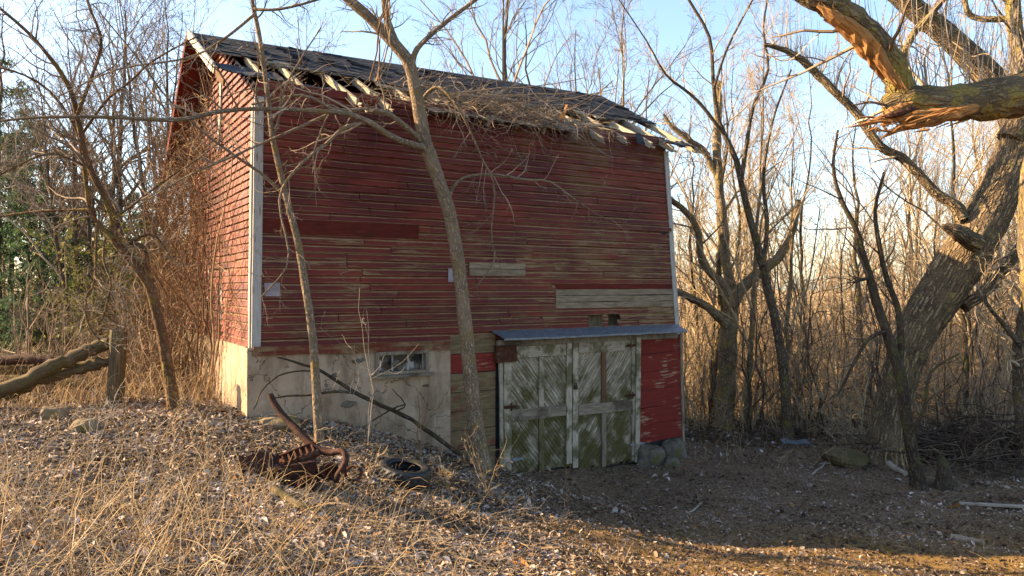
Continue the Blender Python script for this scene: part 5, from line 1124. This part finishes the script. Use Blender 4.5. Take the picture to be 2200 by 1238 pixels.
def rock(name, label, px0, py0, px1, py1, mat, cat='stone', boxy=.0, group=None, sink=.15, depth=None):
    g0 = gp((px0 + px1) / 2, py1); d_ = g0[1]; w = (px1 - px0) / F * d_; h = (py1 - py0) / F * d_ * 1.05; dp = (depth or w * .7)
    bm = MB(); nu, nv = 14, 9; V = []
    for i in range(nv):
        ph = -math.pi / 2 + math.pi * i / (nv - 1)
        for j in range(nu):
            th = 2 * math.pi * j / nu; v = np.array([math.cos(ph) * math.cos(th), math.cos(ph) * math.sin(th), math.sin(ph)]); p_ = 1 - boxy * .75; v = np.sign(v) * np.abs(v) ** p_
            r_ = 1 + rng.normal(0, .035) + .10 * math.sin(3 * v[0] + 2 * v[1] + px0) * math.cos(2.3 * v[2] + px1); V.append(v * r_ * [w / 2, dp / 2, h * .58])
    qd = [(i * nu + j, i * nu + (j + 1) % nu, (i + 1) * nu + (j + 1) % nu, (i + 1) * nu + j) for i in range(nv - 1) for j in range(nu)]
    bm.add(V, q=qd); o = bm.build(name, mat); o.location = (g0[0], g0[1] + dp * .35, g0[2] + h * (.5 - sink)); o.rotation_euler = (rng.normal(0, .08), rng.normal(0, .08), rng.uniform(-.3, .3)); return tag(o, label, cat, group)
rock('concrete_block', 'square mossy concrete block in the leaves left of the fence post', 82, 876, 134, 906, M['concrete'], 'block', .7)
rock('fieldstone', 'rounded mossy stone in the leaves just below the square block', 146, 902, 204, 932, M['concrete'], 'stone', .3)
rock('fieldstone', 'rounded grey boulder at the barn corner past the red panel', 1424, 940, 1476, 988, M['stone'], 'stone', .6, None, .28)
rock('fieldstone', 'long pale mossy stone under the red panel beside the right door', 1366, 952, 1432, 1002, M['stone'], 'stone', .7, None, .28)
rock('fieldstone', 'flat brown stone lying in front of the corner boulder', 1428, 984, 1462, 1004, M['stone'], 'stone', .5)
rock('fieldstone', 'flat mossy slab at the foot of the cellar wall behind the slender tree', 548, 896, 640, 926, M['concrete'], 'stone', .5, depth=.5)
rock('earth_mound', 'low mossy mound at the left foot of the massive leaning trunk', 1780, 972, 1880, 1004, M['log'], 'mound', .1, depth=.9)
# broken stump
q_ = gp(2026, 1048); mb = MB(); P = np.array([[0, 0, -.1], [.01, 0, .1], [.02, .01, .25], [.0, .02, .40], [-.03, .02, .55]]); tubes(mb, spline(P, 10), np.linspace(.17, .05, 10), 11, lump=.14, cap=True); st_ = mb.build('tree_stump', M['bark_dark'], None, True); st_.location = q_; tag(st_, 'short black rotten stump right of the small dark tree', 'stump')
glog('fallen_log', 'bleached pale log leaning from the root of the massive trunk', [(1886, 986), (1915, 1006), (1945, 1024)], 15, M['deadlog'])
glog('fallen_log', 'short pale log lying in the leaves near the lower right corner', [(2044, 1160), (2080, 1166), (2114, 1174)], 15, M['deadlog'])
glog('fallen_stick', 'long thin pale branch on the ground left of the massive trunk', [(1762, 1000), (1830, 996), (1900, 982)], 5, M['deadlog'], 6, 'stick')
glog('fallen_stick', 'crooked pale stick leaning on the mound left of the massive trunk', [(1745, 1022), (1775, 994), (1800, 972)], 5, M['deadlog'], 6, 'stick')
glog('fallen_stick', 'short pale stick alone on the dark yard', [(1480, 1104), (1496, 1094), (1506, 1084)], 5, M['deadlog'], 6, 'stick')
glog('fallen_stick', 'brown stick lying beside the end of the pale plank', [(2030, 1090), (2050, 1080), (2070, 1072)], 8, M['log'], 6, 'stick')
glog('fallen_stick', 'bleached branch lying across the grass near the lower left corner', [(-10, 1060), (60, 1085), (130, 1118), (205, 1140)], 7, M['deadlog'], 6, 'stick')
glog('fallen_log', 'dark mossy log half buried in leaves below the rusty engine', [(590, 1065), (650, 1100), (720, 1114)], 24, M['log'], 8)
glog('fallen_stick', 'short thick brown stick in the leaves right of the buried log', [(670, 1128), (720, 1120), (760, 1108)], 13, M['log'], 7, 'stick')
glog('fallen_stick', 'pale broken branch end at the bottom of the bank', [(690, 1178), (730, 1186), (790, 1200)], 9, M['deadlog'], 6, 'stick')
glog('fallen_stick', 'thin dark stick lying in front of the doors', [(1090, 1108), (1200, 1100), (1290, 1098)], 4, M['log'], 5, 'stick')
a0, a1 = gp(2062, 1086), gp(2240, 1096); mb = MB(); beam(mb, a0 - a0 + [0, 0, .03], a1 - a0 + [0, 0, .03], .10, .03, n=3); pl = mb.build('plank', M['deadlog']); pl.location = a0; tag(pl, 'long pale plank lying on the ground at the right edge', 'plank')
a0 = gp(1692, 962); mb = MB(); m = 8
for i in range(m):
    for j in (0, 1): pass
V = np.array([(i / (m - 1) * .6, j * .2, .03 + .02 * math.sin(i * 1.3) + .05 * j + rng.normal(0, .008)) for i in range(m) for j in (0, 1)]); mb.add(np.vstack([V, V - [0, 0, .02]]), q=[(2 * i, 2 * i + 2, 2 * i + 3, 2 * i + 1) for i in range(m - 1)] + [(2 * m + 2 * i, 2 * i, 2 * i + 2, 2 * m + 2 * i + 2)[::-1] for i in range(m - 1)])
o = mb.build('plastic_sheet', M['blue']); o.location = a0 + [0, .25, 0]; tag(o, 'faded blue sheet lying under the brush at the back of the yard', 'sheet')
# fallen black branch across the cellar wall
wx = gp(985, 985)
wlog('fallen_branch', 'dark fallen branch propped across the plaster wall under the cellar window', 'branch', [(596, 768, 10.2, 3), (640, 780, 10.4, 5), (690, 797, 10.6, 7), (740, 830, 10.9, 8), (785, 856, 11.1, 9), (840, 880, 11.3, 9), (890, 905, 11.5, 9), (940, 942, 11.6, 10), (990, 978, 11.6, 9)], M['bark_dark'], 7, .08,
     None, [[(770, 846, 11.0, 6), (720, 842, 10.8, 6), (650, 850, 10.5, 5), (580, 855, 10.3, 3)], [(690, 797, 10.6, 4), (620, 800, 10.4, 4), (570, 830, 10.3, 3), (545, 880, 10.3, 2)], [(850, 885, 11.3, 4), (870, 870, 11.2, 3), (842, 835, 11.2, 2)], [(840, 880, 11.3, 4), (800, 905, 11.1, 3)], [(840, 880, 11.3, 4), (872, 868, 11.3, 3)]])

# ------------------------------------------------------------------ tyre
q_ = gp(862, 1052); d = q_[1] + .28
ty = empty('car_tyre', (q_[0], d, float(gz(q_[0], d))), 'old black tyre lying tilted on the leafy bank', 'tyre')
mb = MB(); Ro, Ri, Wd = .335, .20, .095; prof = [(Ri, -.07), (Ri + .012, -.082), (Ri + .05, -.094), (Ro - .05, -Wd), (Ro - .018, -Wd + .012), (Ro, -Wd + .034), (Ro + .004, -.03), (Ro + .004, .03), (Ro, Wd - .034), (Ro - .018, Wd - .012), (Ro - .05, Wd), (Ri + .05, .094), (Ri + .012, .082), (Ri, .07), (Ri + .03, .055), (Ro - .03, .06), (Ro - .022, 0), (Ro - .03, -.06), (Ri + .03, -.055)]
nU = 96; k_ = len(prof); V = []
for i in range(nU):
    th = 2 * math.pi * i / nU
    for j, (r_, z) in enumerate(prof):
        if 5 <= j <= 8: r_ -= .008 * ((i // 2 + j) % 2)
        V.append((r_ * math.cos(th), r_ * math.sin(th), z))
mb.add(V, q=[(i * k_ + j, ((i + 1) % nU) * k_ + j, ((i + 1) % nU) * k_ + (j + 1) % k_, i * k_ + (j + 1) % k_) for i in range(nU) for j in range(k_)])
o = mb.build('tread', M['tyre'], ty, False); o.rotation_euler = (R(4), R(10), 0); o.location = (0, 0, .13)
# ------------------------------------------------------------------ rusty engine
q_ = gp(612, 1048); d = q_[1]; k = d / F
en = empty('engine_block', q_, 'heap of rusty engine with ribbed head and round pulleys in the leaves', 'engine', rz=R(12))
def E(px, py): return np.array([(px - 612) * k, 0, (1048 - py) * k])
def obox(name, c, size, rot, mat, jit=.006, extra=None):
    mb = MB(); sx, sy, sz = [v / 2 for v in size]; n = 4
    g_ = [(x, y, z) for x in (-sx, sx) for y in (-sy, sy) for z in (-sz, sz)]; hexa(mb, g_, jit)
    if extra: extra(mb)
    o = mb.build(name, mat, en); o.location = c; o.rotation_euler = rot; bv = o.modifiers.new('edge', 'BEVEL'); bv.width = .012; bv.segments = 2; return o
def ribs(mb):
    for i in range(6):
        x = -.16 + i * .064; box(mb, (x - .012, -.07, .025), (x + .012, .07, .062), .002)
    box(mb, (-.2, .05, .02), (.2, .075, .07), .003); box(mb, (-.2, -.075, .02), (.2, -.05, .05), .003)
obox('crankcase', E(625, 1020) + [0, .16, .0], (.52, .34, .26), (R(8), R(-6), R(6)), M['rustdark'], .012)
obox('cylinder_head', E(640, 992) + [0, .10, .02], (.42, .17, .06), (R(28), R(-18), R(10)), M['rust'], .004, ribs)
obox('side_cover', E(560, 1005) + [0, .18, 0], (.22, .22, .20), (R(4), R(24), R(-14)), M['rustdark'], .02)
obox('sump', E(632, 1034) + [0, .02, 0], (.20, .12, .10), (R(20), R(-24), R(24)), M['rust'], .012)
mb = MB(); m = 7; V = [E(515 + 14 * i, 980 + rng.uniform(-6, 10)) + [0, .05, 0] for i in range(m)] + [E(530 + 12 * i, 1038 + rng.uniform(-6, 6)) + [0, .0, 0] for i in range(m)]
mb.add(np.vstack([V, np.array(V) + [0, .012, 0]]), q=[(i, i + 1, m + i + 1, m + i) for i in range(m - 1)] + [(2 * m + m + i, 2 * m + m + i + 1, 2 * m + i + 1, 2 * m + i) for i in range(m - 1)]); mb.build('bent_guard', M['rustdark'], en)
def drum(c, r_, w, rot, mat):
    mb = MB(); n = 28; pr = [(0, w * .25), (r_ * .25, w * .25), (r_ * .3, w * .12), (r_ * .72, w * .10), (r_ * .8, w * .5), (r_, w * .5), (r_, w * .2), (r_ * .9, 0), (r_, -w * .2), (r_, -w * .5), (0, -w * .5)]; kk = len(pr)
    V = [(a * math.cos(2 * math.pi * i / n), a * math.sin(2 * math.pi * i / n), z) for i in range(n) for a, z in pr]
    mb.add(V, q=[(i * kk + j, ((i + 1) % n) * kk + j, ((i + 1) % n) * kk + j + 1, i * kk + j + 1) for i in range(n) for j in range(kk - 1)]); o = mb.build('pulley', mat, en); o.location = c; o.rotation_euler = rot
drum(E(597, 1018) + [0, -.06, 0], 19 * k, .10, (R(80), 0, R(-14)), M['rustdark']); drum(E(657, 1040) + [0, -.12, .0], 21 * k, .14, (R(72), R(8), R(26)), M['rust']); drum(E(705, 1020) + [0, .0, 0], 19 * k, .13, (R(78), R(-6), R(20)), M['rust']); drum(E(541, 1022) + [0, .03, 0], 15 * k, .10, (R(82), 0, R(-30)), M['rustdark'])
mb = MB(); a_, b_ = E(650, 1040), E(705, 1022); tubes(mb, np.array([a_ + [0, .05, 0], b_ + [0, .06, 0]]), np.array([.03, .025]), 8); mb.build('shaft', M['rustdark'], en)
mb = MB(); th = np.linspace(0, 2 * math.pi, 30); P = np.stack([.085 * np.cos(th), .085 * np.sin(th) * .9, 0 * th], 1); tubes(mb, P, np.full(30, .018), 6); o = mb.build('coil', M['rust'], en); o.location = E(756, 1030) + [0, .08, 0]; o.rotation_euler = (R(62), 0, 0)
wlog('rusty_pipe', 'bent rusty exhaust pipe sticking up beside the engine', 'pipe', [(580, 848, d + .45, 14), (606, 890, d + .4, 15), (640, 926, d + .3, 17), (678, 963, d + .2, 17), (706, 974, d + .15, 15), (732, 969, d + .1, 14), (743, 980, d + .05, 14), (738, 1003, d + .0, 14), (724, 1024, d, 14), (722, 1036, d, 13)], M['rustdark'], 10, .02)

# ------------------------------------------------------------------ small plants in front
def twiggy(name, label, px, py, hpx, stems, spread, mat, kinds, group=None, r_=.004, cat='sapling', up=.1):
    b = gp(px, py); k = b[1] / F; h = hpx * k; e = empty(name, b, label, cat, group); n = 9; t = np.linspace(0, 1, n)
    a = rng.uniform(0, 6.28, stems); hh = h * rng.uniform(.6, 1, stems); P = np.zeros((stems, n, 3)); P[..., 2] = -.04 + hh[:, None] * t; sp = spread * k * rng.uniform(.3, 1, (stems, 1)); P[..., 0] = np.cos(a)[:, None] * sp * t ** 1.2; P[..., 1] = np.sin(a)[:, None] * sp * t ** 1.2; P[:, 1:] += np.cumsum(rng.normal(0, .012 * h + .002, (stems, n - 1, 3)), 1)
    Rr = np.full((stems, 1), r_) * rng.uniform(.7, 1.2, (stems, 1)) * np.linspace(1, .45, n)[None]
    mb = MB(); tubes(mb, P, Rr, 5); mb.build('stem', mat, e, True); mb = MB(); cur = (P, Rr)
    for c in kinds: cur = spawn(*cur, c, t0=.2, ang=(30, 75), ratio=.4, n=6, wig=.28, up=up, rr=.7, rmin=.0022); tubes(mb, *cur, 3)
    if mb.n: mb.build('crown', mat, e)
    return e
twiggy('sapling', 'pale twiggy sapling at the foot of the forked front tree', 1045, 1060, 130, 6, 90, M['grass'], (5, 3, 2), r_=.006)
twiggy('sapling', 'tiny twiggy sapling in the leaves right of the tyre', 965, 1070, 90, 4, 60, M['grass'], (5, 3), r_=.005)
twiggy('sapling', 'single thin sapling standing alone before the left door', 1222, 1112, 145, 1, 10, M['vine'], (7, 2), r_=.005, up=.6)
twiggy('sapling', 'thin upright sapling beside the cellar window with a few side twigs', 902, 990, 240, 2, 20, M['vine'], (7, 3), r_=.008, up=.3)
twiggy('sapling', 'slim sapling with arching white twigs before the left part of the cellar wall', 790, 960, 360, 2, 120, M['sprout'], (5, 2), r_=.006)
twiggy('sapling', 'thin pale sapling beside the rusty pipe', 655, 1000, 130, 3, 90, M['grass'], (4, 2), r_=.005)
twiggy('sapling', 'pale sapling with long bent shoots at the far left of the bank', 190, 1010, 190, 4, 90, M['sprout'], (5, 3), r_=.006)
twiggy('sapling', 'thin straw-coloured sapling left of the engine heap', 440, 1010, 170, 3, 60, M['grass'], (5, 3), r_=.005)
twiggy('sapling', 'short golden weed standing in the sunlit strip at the bottom', 1330, 1225, 90, 2, 60, M['grass'], (4,), r_=.004)
twiggy('sapling', 'small upright weed in the leaves near the bottom right log', 2115, 1185, 50, 3, 30, M['grass'], (3,), r_=.003)
for i in range(22):
    px, py = rng.uniform(20, 900), rng.uniform(930, 1180)
    if 500 < px < 940 and 930 < py < 1075: continue
    twiggy('weed_stalk', 'thin dry weed standing in the leaf litter of the bank', px, py, rng.uniform(60, 170), 2, 60, M['grass'] if i % 2 else M['sprout'], (4, 2), 'dry weeds on the leafy bank', r_=.0035, cat='weed')

# ------------------------------------------------------------------ leaf litter and dry grass
def mat_leaf():
    g = G('dead_leaves'); r = g.attr('rnd')
    c = g.ramp(r, [(0, (.035, .024, .018)), (.28, (.11, .072, .045)), (.45, (.21, .135, .075)), (.62, (.30, .24, .19)), (.80, (.40, .33, .28)), (.95, (.60, .53, .48)), (1, (.38, .17, .04))])
    c = g.mix(g.rng(g.noise(g.obj(), 40, 3), .35, .7, 0, .45), c, (.09, .06, .04)); return g.done(c, .8, spec=.2)
M['leaf'] = mat_leaf()
def litter():
    mb = MB()
    def scatter(n, sz, fn, lift=.03, rlo=0., rhi=1.):
        x, y = fn(n); keep = ~np.array([in_barn(a, b_, -.05) for a, b_ in zip(x, y)]); keep &= np.hypot(x - ty.location.x, y - ty.location.y) > .37; x, y = x[keep], y[keep]; n = len(x)
        z = gz(x, y) + rng.random(n) * lift
        s = sz * np.clip(rng.lognormal(-.05, .42, n), .3, 2.4); tl = rng.gamma(1.6, .42, n); nrm = np.stack([rng.normal(0, 1, n) * tl, rng.normal(0, 1, n) * tl, np.ones(n)], 1); nrm /= np.linalg.norm(nrm, axis=1, keepdims=True)
        a = np.cross(nrm, np.stack([rng.normal(0, 1, n), rng.normal(0, 1, n), np.zeros(n)], 1)); a /= np.linalg.norm(a, axis=1, keepdims=True); b_ = np.cross(nrm, a)
        C = np.stack([x, y, z], 1); cu = rng.normal(.25, .25, n)[:, None]; w = rng.uniform(.35, .6, n)[:, None]; s_ = s[:, None]
        p = [C - a * s_, C - a * s_ * .3 + b_ * s_ * w + nrm * s_ * cu, C + a * s_ * .4 + b_ * s_ * w * .9 + nrm * s_ * cu, C + a * s_ + nrm * s_ * rng.normal(0, .3, (n, 1)), C + a * s_ * .4 - b_ * s_ * w + nrm * s_ * cu * rng.uniform(.0, 1, (n, 1)), C - a * s_ * .3 - b_ * s_ * w * .9 + nrm * s_ * cu]
        V = np.stack(p, 1).reshape(-1, 3); base = np.arange(n)[:, None] * 6
        q = np.concatenate([base + [0, 3, 2, 1], base + [0, 5, 4, 3]])
        cl = .12 * np.sin(x * 2.3 + 1.7 * np.sin(y * 1.9)) + .10 * np.sin(y * 3.7 + x * 1.3) - .0; r = np.clip(rng.beta(1.5, 1.6, n) * (rhi - rlo) + rlo + cl, 0, 1)
        mb.add(V, q=q, rn=np.repeat(r, 6))
    def frame(y0, y1, p=1.0):
        def f(n):
            y = y0 + (y1 - y0) * rng.random(n) ** p; px = rng.uniform(-150, 2350, n); return (px - 1100) / F * y, y
        return f
    def bank(y0, y1):
        def f(n):
            x, y = frame(y0, y1)(n * 3); k_ = rng.random(len(x)) > track_mask(x, y) * .93; return x[k_][:n], y[k_][:n]
        return f
    scatter(70000, .015, bank(3.2, 6.5)); scatter(84000, .020, bank(5.5, 12.5)); scatter(7000, .026, bank(4, 12), .06, .25); scatter(22000, .045, bank(11, 22))
    scatter(80000, .013, frame(5.5, 17, .8), .015, .1, .6); scatter(16000, .026, frame(7, 18), .02, 0, .64); scatter(500, .026, frame(6, 17), .03, .4, .95)
    o = mb.build('leaf_litter', M['leaf']); tag(o, kind='stuff')
    # fine twigs and stalks lying about
    n = 15000; x, y = bank(3.2, 14)(n); n = len(x); m = 5; P = walk(n, m, np.stack([x, y, gz(x, y) + .025], 1), np.stack([rng.normal(0, 1, n), rng.normal(0, 1, n), rng.normal(0, .12, n)], 1), rng.uniform(.02, .10, n), .2); P[..., 2] = np.maximum(P[..., 2], gz(P[..., 0], P[..., 1]) + .008)
    mb = MB(); tubes(mb, P, rng.uniform(.0012, .0035, (n, 1)) * np.linspace(1, .5, m)[None], 3); tag(mb.build('twig_litter', M['twig_tan']), kind='stuff')
litter()
def grass():
    mb = MB()
    def tufts(n, fn, hlo, hhi, r0, lean=.35):
        x, y = fn(n); n = len(x); m = 7; D = np.stack([rng.normal(0, lean, n), rng.normal(0, lean, n), np.ones(n)], 1)
        cu = np.cumsum(rng.normal(0, .13, (n, m - 1, 3)), 1); DD = D[:, None] + cu; DD[..., 2] -= (np.linspace(0, 1, m - 1) ** 2)[None] * rng.uniform(0, 1.5, n)[:, None]; DD /= np.linalg.norm(DD, axis=2, keepdims=True)
        st = np.stack([x, y, gz(x, y) - .01], 1); P = np.concatenate([st[:, None], st[:, None] + np.cumsum(DD * (rng.uniform(hlo, hhi, n) / (m - 1))[:, None, None], 1)], 1); P[..., 2] = np.maximum(P[..., 2], gz(P[..., 0], P[..., 1]) + .005)
        tubes(mb, P, r0 * rng.uniform(.6, 1.3, (n, 1)) * np.linspace(1, .35, m)[None], 3)
    def lowleft(n):
        px = np.clip(rng.normal(330, 260, n), -120, 1000); py = rng.uniform(1010, 1290, n) - np.abs(px - 330) * .02; out = np.array([gp(a, b_, 1.5) for a, b_ in zip(px[:420], py[:420])])
        c = out[rng.integers(0, len(out), n)]; return c[:, 0] + rng.normal(0, .09, n), c[:, 1] + rng.normal(0, .09, n)
    tufts(620, lowleft, .12, .45, .0024); tufts(300, lowleft, .3, .8, .0028, .6)
    def sparse(n): y = rng.uniform(4, 12.5, n); px = rng.uniform(-100, 1000, n); x = (px - 1100) / F * y; k_ = rng.random(n) > track_mask(x, y); return x[k_], y[k_]
    tufts(900, sparse, .1, .4, .0022)
    def fencey(n): y = rng.uniform(11.2, 15.5, n); px = rng.uniform(-60, 480, n); return (px - 1100) / F * y, y
    tufts(1300, fencey, .2, .9, .0035)
    tag(mb.build('dry_grass', M['grass']), kind='stuff')
    mb = MB()
    def edge(n):
        y = rng.uniform(14, 18.2, n); px = rng.uniform(1480, 2300, n); x = (px - 1100) / F * y; k_ = (y > 16.9) | (px > 1930) | (rng.random(n) < .25); return x[k_], y[k_]
    tufts(900, edge, .2, .8, .0035, .35)
    def woods(n):
        y = 17.4 + 26 * rng.random(n); px = rng.uniform(1440, 2360, n); x = (px - 1100) / F * y; k_ = ~np.array([in_barn(a, b_, .3) for a, b_ in zip(x, y)]); return x[k_], y[k_]
    tufts(2000, woods, .3, 1.2, .0045, .5)
    tag(mb.build('dry_brush', M['grass']), kind='stuff')
    mb = MB()
    def lwoods(n): y = 15.5 + 22 * rng.random(n); px = rng.uniform(-150, 420, n); return (px - 1100) / F * y, y
    tufts(2500, lwoods, .4, 1.4, .006, .3); tag(mb.build('dry_undergrowth', M['grass']), kind='stuff')
grass()
